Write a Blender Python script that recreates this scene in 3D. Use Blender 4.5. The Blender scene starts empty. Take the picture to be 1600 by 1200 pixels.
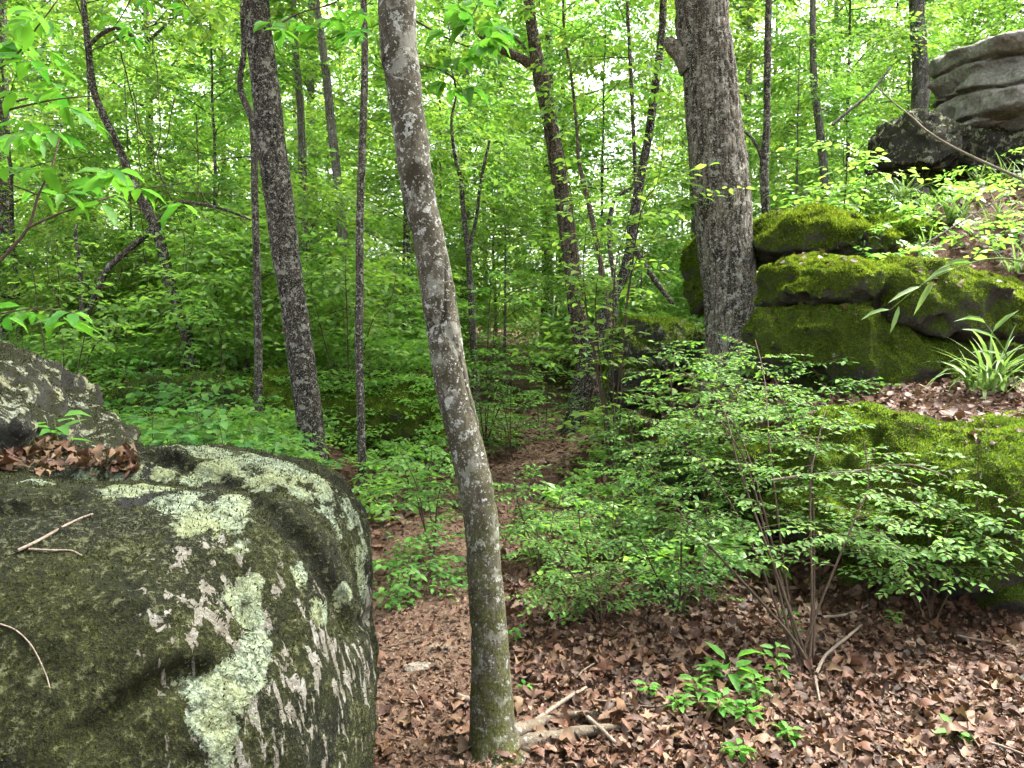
import bpy, math, random
import numpy as np
from mathutils import Vector, Matrix

scene = bpy.context.scene
col = scene.collection
R = math.radians

# ------------------------------------------------------------------ camera
F = 1208.0                      # focal length in photo pixels (1600 wide)
PITCH = R(-4.0)
CAM = np.array([0.0, 0.0, 1.5])
cam_d = bpy.data.cameras.new('camera')
cam_d.sensor_width = 36.0
cam_d.lens = 36.0 * F / 1600.0
cam_d.clip_start = 0.05
cam_d.clip_end = 600
cam = bpy.data.objects.new('camera', cam_d)
cam.location = CAM
cam.rotation_euler = (R(90) + PITCH, 0, 0)
col.objects.link(cam)
scene.camera = cam

# ------------------------------------------------------------------ sky, sun
SUN_EL, SUN_AZ = R(60), R(55)   # azimuth measured from +Y towards +X
w = bpy.data.worlds.new('World'); scene.world = w; w.use_nodes = True
nt = w.node_tree; nt.nodes.clear()
sky = nt.nodes.new('ShaderNodeTexSky'); sky.sky_type = 'NISHITA'
sky.sun_disc = False
sky.sun_elevation = SUN_EL; sky.sun_rotation = SUN_AZ
sky.air_density = 1.0; sky.dust_density = 6.0; sky.ozone_density = 1.0
hs = nt.nodes.new('ShaderNodeHueSaturation'); hs.inputs['Saturation'].default_value = 0.30
bg = nt.nodes.new('ShaderNodeBackground'); bg.inputs['Strength'].default_value = 0.15
wo = nt.nodes.new('ShaderNodeOutputWorld')
nt.links.new(sky.outputs[0], hs.inputs['Color']); nt.links.new(hs.outputs[0], bg.inputs['Color'])
nt.links.new(bg.outputs[0], wo.inputs['Surface'])
sl = bpy.data.lights.new('sun', 'SUN'); sl.energy = 3.4; sl.angle = R(26); sl.color = (1.0, 0.97, 0.92)
so = bpy.data.objects.new('sun', sl)
sd = Vector((math.sin(SUN_AZ) * math.cos(SUN_EL), math.cos(SUN_AZ) * math.cos(SUN_EL), math.sin(SUN_EL)))
so.rotation_euler = sd.to_track_quat('Z', 'Y').to_euler()
so.location = (10, 10, 30)
col.objects.link(so)
scene.view_settings.view_transform = 'Standard'
scene.view_settings.look = 'None'
scene.view_settings.gamma = 1.0
scene.view_settings.exposure = 2.85
scene.cycles.adaptive_threshold = 0.035
scene.cycles.adaptive_min_samples = 24
scene.cycles.max_bounces = 8
scene.cycles.diffuse_bounces = 5
scene.cycles.glossy_bounces = 2
scene.cycles.transmission_bounces = 4
scene.cycles.transparent_max_bounces = 4
scene.cycles.caustics_reflective = False
scene.cycles.caustics_refractive = False
scene.cycles.sample_clamp_indirect = 6.0

rng = np.random.default_rng(7)

# ------------------------------------------------------------------ maths helpers
FW = np.array([0, math.cos(PITCH), math.sin(PITCH)])
UP = np.array([0, -math.sin(PITCH), math.cos(PITCH)])
RT = np.array([1.0, 0, 0])

def ray(px, py):
    return FW + RT * ((px - 800) / F) + UP * ((600 - py) / F)

def P(px, py, d):
    return CAM + ray(px, py) * d

def pxm(d):                     # metres per photo pixel at depth d
    return d / F

def unit(v):
    v = np.asarray(v, float)
    return v / np.maximum(np.linalg.norm(v, axis=-1, keepdims=True), 1e-9)

def sstep(a, b, x):
    t = np.clip((x - a) / (b - a), 0, 1)
    return t * t * (3 - 2 * t)

_PERM = np.random.default_rng(1234).permutation(1024).astype(np.int32)
_PERM = np.concatenate([_PERM, _PERM])
_VAL = np.random.default_rng(99).random(1024).astype(np.float32)

def vnoise(p, seed=0):          # smooth value noise in [-1, 1]
    p = np.asarray(p, np.float32)
    f0 = np.floor(p)
    i = f0.astype(np.int32) & 1023
    f = p - f0
    u = f * f * (3 - 2 * f)
    x0 = _PERM[(i[..., 0] + seed * 131) & 1023]; x1 = _PERM[(i[..., 0] + 1 + seed * 131) & 1023]
    y0, z0 = i[..., 1], i[..., 2]
    y1, z1 = (y0 + 1) & 1023, (z0 + 1) & 1023
    ux, uy, uz = u[..., 0], u[..., 1], u[..., 2]
    def h(x, y, z): return _VAL[_PERM[_PERM[x + y] + z]]
    a0 = h(x0, y0, z0); b0 = h(x1, y0, z0); a1 = h(x0, y1, z0); b1 = h(x1, y1, z0)
    a2 = h(x0, y0, z1); b2 = h(x1, y0, z1); a3 = h(x0, y1, z1); b3 = h(x1, y1, z1)
    lo = (a0 + (b0 - a0) * ux); l1 = (a1 + (b1 - a1) * ux); lo = lo + (l1 - lo) * uy
    hi = (a2 + (b2 - a2) * ux); h1 = (a3 + (b3 - a3) * ux); hi = hi + (h1 - hi) * uy
    return (lo + (hi - lo) * uz) * 2 - 1

def fbm(p, oct=4, seed=0, gain=0.5):
    p = np.asarray(p, float)
    a, s, t = 1.0, 0, 0
    for k in range(oct):
        s = s + a * vnoise(p * (2.03 ** k) + 17.3 * k, seed + k)
        t += a
        a *= gain
    return s / t

def catmull(pts, n):
    pts = np.asarray(pts, float)
    m = len(pts)
    ext = np.vstack([2 * pts[0] - pts[1], pts, 2 * pts[-1] - pts[-2]])
    t = np.linspace(0, m - 1, n)
    i = np.minimum(t.astype(int), m - 2)
    f = (t - i)[:, None]
    p0, p1, p2, p3 = ext[i], ext[i + 1], ext[i + 2], ext[i + 3]
    return 0.5 * (2 * p1 + (p2 - p0) * f + (2 * p0 - 5 * p1 + 4 * p2 - p3) * f ** 2 + (3 * p1 - p0 - 3 * p2 + p3) * f ** 3)

# ------------------------------------------------------------------ mesh helpers
def mk_mesh(name, V, faces, mats=None, smooth=True):
    """faces: list of int arrays (n,3) / (n,4)"""
    V = np.ascontiguousarray(V, dtype=np.float32)
    faces = [np.asarray(f, dtype=np.int32) for f in faces if len(f)]
    me = bpy.data.meshes.new(name)
    nl = sum(f.size for f in faces); nf = sum(len(f) for f in faces)
    me.vertices.add(len(V)); me.vertices.foreach_set('co', V.ravel())
    me.loops.add(nl)
    me.loops.foreach_set('vertex_index', np.concatenate([f.ravel() for f in faces]))
    me.polygons.add(nf)
    tot = np.concatenate([np.full(len(f), f.shape[1], np.int32) for f in faces])
    st = np.concatenate([[0], np.cumsum(tot)[:-1]]).astype(np.int32)
    me.polygons.foreach_set('loop_start', st)
    if smooth:
        me.polygons.foreach_set('use_smooth', np.ones(nf, bool))
    me.update(calc_edges=True)
    for m in (mats if isinstance(mats, (list, tuple)) else [mats]):
        if m: me.materials.append(m)
    return me

def attr(me, name, vals):
    a = me.attributes.new(name, 'FLOAT', 'POINT')
    a.data.foreach_set('value', np.ascontiguousarray(vals, dtype=np.float32))

def link(name, me, parent=None, loc=None):
    o = bpy.data.objects.new(name, me)
    col.objects.link(o)
    if parent: o.parent = parent
    if loc is not None: o.location = loc
    return o

def tag(o, label=None, cat=None, group=None, kind=None):
    if label: o['label'] = label
    if cat: o['category'] = cat
    if group: o['group'] = group
    if kind: o['kind'] = kind
    return o

def empty(name, loc, label=None, cat=None, group=None):
    o = bpy.data.objects.new(name, None)
    o.empty_display_size = 0.1
    col.objects.link(o)
    o.location = loc
    return tag(o, label, cat, group)

class MB:
    """collects vertices and faces"""
    def __init__(s): s.V = []; s.q = []; s.t = []; s.n = 0
    def add(s, V, q=None, t=None):
        if q is not None and len(q): s.q.append(np.asarray(q) + s.n)
        if t is not None and len(t): s.t.append(np.asarray(t) + s.n)
        s.V.append(V); s.n += len(V)
    def mesh(s, name, mat, off=None):
        V = np.vstack(s.V)
        if off is not None: V = V - np.asarray(off)
        return mk_mesh(name, V, [np.vstack(x) for x in (s.q, s.t) if x], mat)

def tube(mb, pts, rad, seg=6, disp=None, cap=True):
    pts = np.asarray(pts, float); rad = np.asarray(rad, float)
    n = len(pts)
    T = unit(np.gradient(pts, axis=0))
    ref = np.array([0, 1.0, 0]) if abs(T[:, 1].mean()) < 0.8 else np.array([1.0, 0, 0])
    A = unit(np.cross(ref[None], T)); B = np.cross(T, A)
    th = np.linspace(0, 2 * math.pi, seg, endpoint=False)
    c, s = np.cos(th), np.sin(th)
    D = A[:, None, :] * c[None, :, None] + B[:, None, :] * s[None, :, None]
    r = np.repeat(rad[:, None], seg, 1)
    if disp is not None:
        r = r + disp(pts[:, None, :] + D * rad[:, None, None], r)
    V = (pts[:, None, :] + D * r[..., None]).reshape(-1, 3)
    i = np.arange(n - 1)[:, None] * seg; j = np.arange(seg)[None]; k = (j + 1) % seg
    q = np.stack([i + j, i + k, i + k + seg, i + j + seg], -1).reshape(-1, 4)
    t = None
    if cap:
        V = np.vstack([V, pts[-1:] + T[-1:] * rad[-1] * 0.5])
        j = np.arange(seg)
        t = np.stack([(n - 1) * seg + j, (n - 1) * seg + (j + 1) % seg, np.full(seg, n * seg)], -1)
    mb.add(V, q, t)

def surface_nets(sdf, lo, hi, h):
    lo = np.asarray(lo, float); hi = np.asarray(hi, float)
    N = np.ceil((hi - lo) / h).astype(int) + 1
    ax = [lo[k] + h * np.arange(N[k]) for k in range(3)]
    G = np.stack(np.meshgrid(*ax, indexing='ij'), -1)
    Gc = G[::3, ::3, ::3]
    S = sdf(Gc.reshape(-1, 3)).reshape(Gc.shape[:3])
    for k in range(3): S = np.repeat(S, 3, axis=k)
    S = np.ascontiguousarray(S[:N[0], :N[1], :N[2]])
    band = np.abs(S) < h * 5.6 + .02
    S[band] = sdf(G[band])
    ins = S < 0
    C = [n - 1 for n in N]
    acc = np.zeros((*C, 3)); cnt = np.zeros(C)
    for axis in range(3):
        o = [a for a in range(3) if a != axis]
        for b0 in (0, 1):
            for b1 in (0, 1):
                sl0 = [None] * 3
                sl0[axis] = slice(0, C[axis]); sl0[o[0]] = slice(b0, b0 + C[o[0]]); sl0[o[1]] = slice(b1, b1 + C[o[1]])
                sl1 = list(sl0); sl1[axis] = slice(1, 1 + C[axis])
                s0, s1 = S[tuple(sl0)], S[tuple(sl1)]
                x = (s0 < 0) != (s1 < 0)
                t = np.where(x, s0 / np.where(x, s0 - s1, 1), 0)
                off = np.zeros((*C, 3)); off[..., axis] = t; off[..., o[0]] = b0; off[..., o[1]] = b1
                acc += off * x[..., None]; cnt += x
    m = cnt > 0
    idx = -np.ones(C, int); idx[m] = np.arange(m.sum())
    cells = np.argwhere(m)
    V = lo + h * (cells + acc[m] / cnt[m][:, None])
    quads = []
    for axis in range(3):
        o = [(axis + 1) % 3, (axis + 2) % 3]
        sl0 = [slice(None)] * 3; sl1 = [slice(None)] * 3
        sl0[axis] = slice(0, -1); sl1[axis] = slice(1, None)
        a, b = ins[tuple(sl0)], ins[tuple(sl1)]
        e = np.argwhere(a != b)
        ok = (e[:, o[0]] > 0) & (e[:, o[1]] > 0) & (e[:, o[0]] < N[o[0]] - 1) & (e[:, o[1]] < N[o[1]] - 1)
        e = e[ok]
        fl = a[tuple(e.T)]
        def at(d0, d1):
            q = e.copy(); q[:, o[0]] += d0; q[:, o[1]] += d1
            return idx[tuple(q.T)]
        q = np.stack([at(-1, -1), at(0, -1), at(0, 0), at(-1, 0)], -1)
        q[~fl] = q[~fl][:, ::-1]
        quads.append(q)
    return V, np.vstack(quads)

def smin(a, b, k):
    h = np.clip(0.5 + 0.5 * (b - a) / k, 0, 1)
    return b * (1 - h) + a * h - k * h * (1 - h)

def rotz(a):
    c, s = math.cos(a), math.sin(a); return np.array([[c, -s, 0], [s, c, 0], [0, 0, 1.0]])
def roty(a):
    c, s = math.cos(a), math.sin(a); return np.array([[c, 0, s], [0, 1.0, 0], [-s, 0, c]])
def rotx(a):
    c, s = math.cos(a), math.sin(a); return np.array([[1.0, 0, 0], [0, c, -s], [0, s, c]])

def blob(c, r, rot=None, e=2.6, facets=0, fs=0, flo=.72, fhi=.95, planes=(), fk=.06):
    """super-ellipsoid distance (approximate)"""
    c = np.asarray(c, float); r = np.asarray(r, float)
    g_ = np.random.default_rng(fs)
    FN = unit(g_.normal(size=(facets, 3))) if facets else []; FO = list(g_.uniform(flo, fhi, facets))
    FN = list(FN) + [unit(a_) for a_, _ in planes]; FO = FO + [b_ for _, b_ in planes]
    def f(p):
        q = p - c
        if rot is not None: q = q @ rot
        q = q / r
        k = (np.abs(q) ** e).sum(-1) ** (1 / e) - 1
        for n_, o_ in zip(FN, FO):
            k = -smin(-k, -(q @ n_ - o_), fk)
        return k * r.min()
    return f

def trace(sdf, px, py, d0=0.9, d1=5.0):
    r = ray(px, py)
    for _ in range(3):                      # refine the first sign change
        d = np.linspace(d0, d1, 60)
        v = sdf(CAM + r * d[:, None]) < 0
        if not v.any(): return None
        i = int(np.argmax(v))
        d0, d1 = d[max(i - 1, 0)], d[i]
    return CAM + r * d1

# ------------------------------------------------------------------ leaf scattering
T_RHOMB = (np.array([[0, 0, 0], [.45, -.5, .06], [1, 0, -.08], [.45, .5, .06]]), None, np.array([[0, 1, 2], [0, 2, 3]]))
_lv = np.array([[0, 0, 0], [.3, 0, -.01], [.68, 0, -.05], [1, 0, -.16],
                [.26, .42, .06], [.62, .40, .02], [.26, -.42, .06], [.62, -.40, .02]])
T_LEAF = (_lv, np.array([[1, 2, 5, 4], [1, 6, 7, 2]]), np.array([[0, 1, 4], [2, 3, 5], [0, 6, 1], [2, 7, 3]]))

def leaves(mb, pos, axis, nrm, L, Wd, tmpl):
    V0, q, t = tmpl
    n = len(pos)
    if n == 0: return
    a = unit(axis); s = unit(np.cross(nrm, a)); u = np.cross(a, s)
    L = np.broadcast_to(L, n)[:, None, None]; Wd = np.broadcast_to(Wd, n)[:, None, None]
    V = (pos[:, None, :] + a[:, None, :] * V0[None, :, :1] * L + s[:, None, :] * V0[None, :, 1:2] * Wd
         + u[:, None, :] * V0[None, :, 2:] * L).reshape(-1, 3)
    o = (np.arange(n) * len(V0))[:, None, None]
    mb.add(V, (q[None] + o).reshape(-1, 4) if q is not None else None, (t[None] + o).reshape(-1, 3))

def spray_template(k, seed, width=0.5):
    r = np.random.default_rng(seed)
    t = np.linspace(0.12, 1.0, k)
    side = np.where(np.arange(k) % 2 == 0, 1.0, -1.0)
    ang = np.where(np.arange(k) == k - 1, 0, R(52) * side) + r.normal(0, .22, k)
    curve = 0.18 * r.normal() * t ** 2
    pos = np.stack([t, curve + side * r.uniform(0, .22, k) * width, -0.18 * t ** 2 + r.normal(0, .03, k)], -1)
    ax = np.stack([np.cos(ang), np.sin(ang), r.normal(-.25, .22, k)], -1)
    nr = np.stack([r.normal(0, .3, k), r.normal(0, .3, k), np.ones(k)], -1)
    ln = r.uniform(.7, 1.25, k)
    return pos, unit(ax), unit(nr), ln
SPR = {k: [spray_template(k, 100 + i) for i in range(8)] for k in (7, 9, 11, 13)}

def sprays(mb, org, dirs, scale, leaf, k=11, tmpl=T_RHOMB, r=rng, upj=.25, asp=.55):
    n = len(org)
    dirs = unit(dirs)
    up = unit(np.stack([r.normal(0, upj, n), r.normal(0, upj, n), np.ones(n)], -1))
    side = unit(np.cross(up, dirs)); up = np.cross(dirs, side)
    M = np.stack([dirs, side, up], 1)          # rows
    scale = np.broadcast_to(scale, n)
    which = r.integers(0, 8, n)
    for v in range(8):
        m = which == v
        if not m.any(): continue
        p, a, nn, ln = SPR[k][v]
        pos = np.einsum('ki,nij->nkj', p, M[m]) * scale[m][:, None, None] + org[m][:, None, :]
        ax = np.einsum('ki,nij->nkj', a, M[m]); nr = np.einsum('ki,nij->nkj', nn, M[m])
        L = np.broadcast_to(ln[None] * leaf, (m.sum(), k)) * r.uniform(.75, 1.2, (m.sum(), 1))
        leaves(mb, pos.reshape(-1, 3), ax.reshape(-1, 3), nr.reshape(-1, 3), L.ravel(), L.ravel() * asp, tmpl)

# ------------------------------------------------------------------ materials
def new_mat(name):
    m = bpy.data.materials.new(name); m.use_nodes = True
    t = m.node_tree; t.nodes.clear()
    out = t.nodes.new('ShaderNodeOutputMaterial')
    return m, t, out
def nd(t, typ, **kw):
    n = t.nodes.new(typ)
    for k, v in kw.items():
        if k in n.inputs: n.inputs[k].default_value = v
        else: setattr(n, k, v)
    return n
def noise(t, vec, scale, detail=4, rough=.6, dist=0.0):
    n = nd(t, 'ShaderNodeTexNoise', Scale=scale, Detail=detail, Roughness=rough, Distortion=dist)
    if vec is not None: t.links.new(vec, n.inputs['Vector'])
    return n.outputs['Fac']
def ramp(t, fac, stops, interp='LINEAR'):
    n = t.nodes.new('ShaderNodeValToRGB'); n.color_ramp.interpolation = interp
    e = n.color_ramp.elements
    while len(e) < len(stops): e.new(0.5)
    for el, (p, c) in zip(e, stops):
        el.position = p; el.color = (*c, 1) if len(c) == 3 else c
    t.links.new(fac, n.inputs[0]); return n.outputs[0]
def mixc(t, fac, a, b, mode='MIX'):
    n = t.nodes.new('ShaderNodeMix'); n.data_type = 'RGBA'; n.blend_type = mode
    for sock, v in ((0, fac), (6, a), (7, b)):
        if isinstance(v, (int, float)): n.inputs[sock].default_value = v
        elif isinstance(v, tuple): n.inputs[sock].default_value = (*v, 1)
        else: t.links.new(v, n.inputs[sock])
    return n.outputs[2]
def mth(t, op, a, b=None, clamp=False):
    n = t.nodes.new('ShaderNodeMath'); n.operation = op; n.use_clamp = clamp
    for s, v in ((0, a), (1, b)):
        if v is None: continue
        if isinstance(v, (int, float)): n.inputs[s].default_value = v
        else: t.links.new(v, n.inputs[s])
    return n.outputs[0]
def mapr(t, v, a, b, c=0.0, d=1.0):
    n = t.nodes.new('ShaderNodeMapRange'); n.interpolation_type = 'SMOOTHSTEP'
    t.links.new(v, n.inputs[0])
    for s, x in zip((1, 2, 3, 4), (a, b, c, d)): n.inputs[s].default_value = x
    return n.outputs[0]
def mapping(t, vec, scale):
    n = t.nodes.new('ShaderNodeMapping'); n.inputs['Scale'].default_value = scale
    t.links.new(vec, n.inputs[0]); return n.outputs[0]
def attrn(t, name):
    n = t.nodes.new('ShaderNodeAttribute'); n.attribute_name = name; return n.outputs['Fac']
def bsdf(t, out, color, rough=.8, spec=.3, bump=None, bstr=.5, bdist=.02):
    b = t.nodes.new('ShaderNodeBsdfPrincipled')
    if isinstance(color, tuple): b.inputs['Base Color'].default_value = (*color, 1)
    else: t.links.new(color, b.inputs['Base Color'])
    if isinstance(rough, (int, float)): b.inputs['Roughness'].default_value = rough
    else: t.links.new(rough, b.inputs['Roughness'])
    b.inputs['Specular IOR Level'].default_value = spec
    if bump is not None:
        bn = nd(t, 'ShaderNodeBump', Strength=bstr, Distance=bdist)
        t.links.new(bump, bn.inputs['Height']); t.links.new(bn.outputs[0], b.inputs['Normal'])
    t.links.new(b.outputs[0], out.inputs[0]); return b

def leaf_mat(name, cols, trans=.45, rough=.55, objrand=False, tboost=1.7, spec=.2):
    m, t, out = new_mat(name)
    if objrand:
        rnd = nd(t, 'ShaderNodeObjectInfo').outputs['Random']
    else:
        rnd = nd(t, 'ShaderNodeNewGeometry').outputs['Random Per Island']
    n = len(cols)
    c = ramp(t, rnd, [(i / max(n - 1, 1), k) for i, k in enumerate(cols)])
    oi = nd(t, 'ShaderNodeObjectInfo').outputs['Random']
    hsv = nd(t, 'ShaderNodeHueSaturation')
    t.links.new(mapr(t, oi, 0, 1, .488, .512), hsv.inputs['Hue'])
    t.links.new(c, hsv.inputs['Color']); c = hsv.outputs[0]
    b = bsdf(t, out, c, rough, spec)
    tr = nd(t, 'ShaderNodeBsdfTranslucent')
    tc = mixc(t, 1.0, c, (tboost * .95, tboost * 1.0, tboost * .62), 'MULTIPLY')
    t.links.new(tc, tr.inputs['Color'])
    mx = nd(t, 'ShaderNodeMixShader'); mx.inputs[0].default_value = trans
    t.links.new(b.outputs[0], mx.inputs[1]); t.links.new(tr.outputs[0], mx.inputs[2])
    t.links.new(mx.outputs[0], out.inputs[0])
    return m

M_BG = leaf_mat('leaf_background', [(0.0504, 0.1258, 0.0217), (0.0924, 0.1956, 0.0279), (0.1428, 0.2607, 0.0373), (0.0672, 0.1583, 0.0404), (0.1848, 0.2980, 0.0466), (0.1092, 0.2049, 0.0698), (0.2268, 0.3073, 0.0466), (0.0840, 0.1769, 0.0311)], .52, .42, spec=.35)
M_MID = leaf_mat('leaf_understory', [(0.0672, 0.1583, 0.0279), (0.1176, 0.2421, 0.0373), (0.1680, 0.2980, 0.0466), (0.0924, 0.1956, 0.0559), (0.2100, 0.3352, 0.0559), (0.1260, 0.2421, 0.0776)], .52, .42, spec=.35)
SHR = [(0.0318, 0.1059, 0.0161), (0.0635, 0.1548, 0.0233), (0.0988, 0.2037, 0.0323), (0.0529, 0.1344, 0.0269), (0.0776, 0.1630, 0.0403), (0.1200, 0.2200, 0.0359)]
M_SHRUB = leaf_mat('leaf_shrub', SHR, .42, .55, spec=.14)
M_SHRUBP = leaf_mat('leaf_shrub_single', SHR, .42, .55, objrand=True, spec=.14)
M_DARK = leaf_mat('leaf_dark_shrub', [(0.0252, 0.0970, 0.0161), (0.0420, 0.1358, 0.0230), (0.0630, 0.1649, 0.0276)], .4)
M_NEAR = leaf_mat('leaf_overhanging', [(0.0420, 0.1358, 0.0138), (0.0672, 0.1843, 0.0207), (0.0924, 0.2134, 0.0345), (0.0504, 0.1552, 0.0184)], .5, objrand=True)
M_GRASS = leaf_mat('grass_blade', [(.07, .14, .035), (.11, .18, .055), (.15, .2, .07)], .35, objrand=True)
M_LITTER = leaf_mat('fallen_leaf', [(0.0241, 0.0127, 0.0071), (0.0688, 0.0318, 0.0169), (0.1101, 0.0564, 0.0299), (0.0413, 0.0183, 0.0098), (0.1376, 0.0811, 0.0456), (0.0151, 0.0092, 0.0059), (0.0894, 0.0395, 0.0195), (0.0619, 0.0395, 0.0260), (0.0344, 0.0176, 0.0104), (0.1789, 0.1235, 0.0781), (0.0516, 0.0247, 0.0130)], .12, .65, tboost=1.0, spec=.25)
M_LITTERP = leaf_mat('fallen_leaf_single', [(0.0378, 0.0191, 0.0104), (0.0757, 0.0367, 0.0195), (0.1101, 0.0600, 0.0326), (0.0516, 0.0240, 0.0130), (0.1445, 0.0882, 0.0521), (0.0963, 0.0438, 0.0195), (0.0688, 0.0423, 0.0274)], .12, .65, objrand=True, tboost=1.0, spec=.25)
M_MOSS = leaf_mat('moss_tuft', [(.04, .08, .009), (.10, .16, .016), (.19, .245, .022), (.07, .12, .012)], .35, .8, spec=.1)
def moss_drift(m):
    t = m.node_tree
    hs_ = [n for n in t.nodes if n.type == 'HUE_SAT'][0]
    src = hs_.inputs['Color'].links[0].from_socket
    co = nd(t, 'ShaderNodeNewGeometry').outputs['Position']
    c = mixc(t, mapr(t, noise(t, co, 3.2, 5, .65, .4), .36, .62), src, mixc(t, 1.0, src, (.5, .55, .55), 'MULTIPLY'))
    c = mixc(t, mapr(t, noise(t, co, 9, 5, .7), .56, .68, 0, .8), c, mixc(t, 1.0, src, (1.05, .85, .7), 'MULTIPLY'))
    t.links.new(c, hs_.inputs['Color'])
moss_drift(M_MOSS)
M_MOSSD = leaf_mat('moss_tuft_dark', [(.010, .013, .004), (.018, .022, .005), (.036, .038, .007)], .25, .9, spec=.1)

def bark_mat(name, dark, light, speck, vscale=1.0, moss=.0, ridged=True, plates=30.0, lichen=.62, bstr=.9, mottle=False):
    m, t, out = new_mat(name)
    co = nd(t, 'ShaderNodeTexCoord').outputs['Object']
    st = mapping(t, co, (1, 1, .09 if ridged else .5))
    n1 = noise(t, st, plates * 1.6, 7, .72, .5)
    n0 = noise(t, mapping(t, co, (1, 1, .35)), plates * .5, 5, .65, .4)
    n2 = noise(t, co, 6, 5, .65, .3)
    n3 = noise(t, co, 110, 4, .7)
    h = mth(t, 'ADD', mth(t, 'MULTIPLY', n1, .75), mth(t, 'MULTIPLY', n0, .3))
    mid = tuple(x * .5 + y * .5 for x, y in zip(dark, light))
    c = ramp(t, h, [(.40, tuple(x * .45 for x in dark)), (.48, dark), (.56, mid), (.66, light)] if ridged else [(.34, dark), (.5, mid), (.7, light)])
    c = mixc(t, mapr(t, n2, .42, .7, 0, .45), c, tuple(x * .42 for x in light))
    c = mixc(t, mapr(t, n3, .52, .68, 0, .55), c, tuple(min(1, x * 1.5) for x in light))
    c = mixc(t, mth(t, 'MULTIPLY', attrn(t, 'furrow'), .88), c, tuple(x * .3 for x in dark))
    if mottle:
        c = mixc(t, mapr(t, noise(t, mapping(t, co, (1, 1, .55)), 17, 6, .7, .3), .44, .58, 0, .72), c, (.022, .018, .011))
        c = mixc(t, mapr(t, noise(t, co, 10, 5, .7, .2), .55, .60, 0, .75), c, (.17, .17, .14))
    # crustose lichen: broad blotches, small spots, pin-head specks
    sp = noise(t, co, 13, 6, .7, .15); s2 = noise(t, co, 30, 5, .66, .1); s3 = noise(t, co, 85, 3, .65)
    lm = mth(t, 'MAXIMUM', mapr(t, sp, lichen, lichen + .03, 0, .85), mth(t, 'MAXIMUM', mapr(t, s2, lichen + .01, lichen + .035), mapr(t, s3, lichen + .015, lichen + .04, 0, .8)))
    lc = mixc(t, mapr(t, n3, .35, .6), tuple(x * .55 for x in speck), speck)
    c = mixc(t, lm, c, lc)
    if moss:
        z = nd(t, 'ShaderNodeSeparateXYZ'); t.links.new(co, z.inputs[0])
        mm = mth(t, 'MULTIPLY', mapr(t, z.outputs['Z'], moss, 0.0, .1, 1), mapr(t, noise(t, co, 18, 6, .75), .38, .58))
        c = mixc(t, mm, c, ramp(t, n3, [(.35, (.018, .022, .006)), (.65, (.07, .075, .016))]))
    bh = mth(t, 'ADD', h, mth(t, 'ADD', mth(t, 'MULTIPLY', lm, .12), mth(t, 'MULTIPLY', n3, .12)))
    bsdf(t, out, c, .92, .12, bh, bstr, .03 if ridged else .012)
    return m
M_BARK_OAK = bark_mat('bark_oak', (.035, .028, .02), (.2, .172, .132), (.32, .31, .26), 1, 0, True, 16, .56, 1.0)
M_BARK_DARK = bark_mat('bark_dark', (.014, .0115, .0095), (.085, .07, .056), (.26, .25, .21), 1, 0, True, 22, .565)
M_BARK_SMOOTH = bark_mat('bark_smooth', (.022, .019, .013), (.10, .09, .066), (.34, .35, .31), 1, 1.7, False, 26, .595, .8, mottle=True)
M_BARK_RED = bark_mat('bark_red_brown', (.028, .02, .015), (.16, .115, .085), (.27, .24, .2), 1, 0, True, 40, .58)
M_BARK_GREY = bark_mat('bark_grey', (.05, .045, .04), (.2, .185, .165), (.35, .34, .31), 1, 0, True, 30, .6)
M_ROOT = bark_mat('root_bark', (.04, .032, .022), (.13, .105, .075), (.25, .24, .19), 1, 0, False, 30, .62, .9)
M_TWIG = bark_mat('twig_brown', (.028, .019, .013), (.085, .06, .042), (.16, .13, .1), 1, 0, False, 40, .7, .3)
M_DEAD = bark_mat('dead_wood', (.06, .045, .033), (.19, .155, .12), (.3, .27, .22), 1, 0, False, 60, .7, .4)
M_GREENSTEM = bark_mat('green_stem', (.06, .1, .02), (.1, .16, .03), (.14, .18, .05), 1, 0, False, 60, .8, .1)

def soil_mat(name, path=False):
    m, t, out = new_mat(name)
    co = nd(t, 'ShaderNodeNewGeometry').outputs['Position']
    a = noise(t, co, 35, 8, .75); b = noise(t, co, 2.2, 4, .6); d = noise(t, co, 140, 4, .7)
    c = ramp(t, a, [(.28, (.018, .011, .007)), (.5, (.07, .04, .026)), (.66, (.14, .085, .056)), (.78, (.22, .15, .105))] if not path else
             [(.28, (.06, .036, .024)), (.5, (.15, .098, .066)), (.68, (.22, .155, .112)), (.8, (.32, .245, .19))])
    c = mixc(t, mapr(t, b, .35, .65, 0, .55), c, (.09, .05, .032))
    c = mixc(t, mapr(t, d, .6, .7, 0, .8), c, (.3, .21, .15))
    bsdf(t, out, c, .95, .1, mth(t, 'ADD', a, mth(t, 'MULTIPLY', d, .6)), .9, .03)
    return m
M_SOIL = soil_mat('forest_soil'); M_PATH = soil_mat('path_soil', True)

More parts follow.
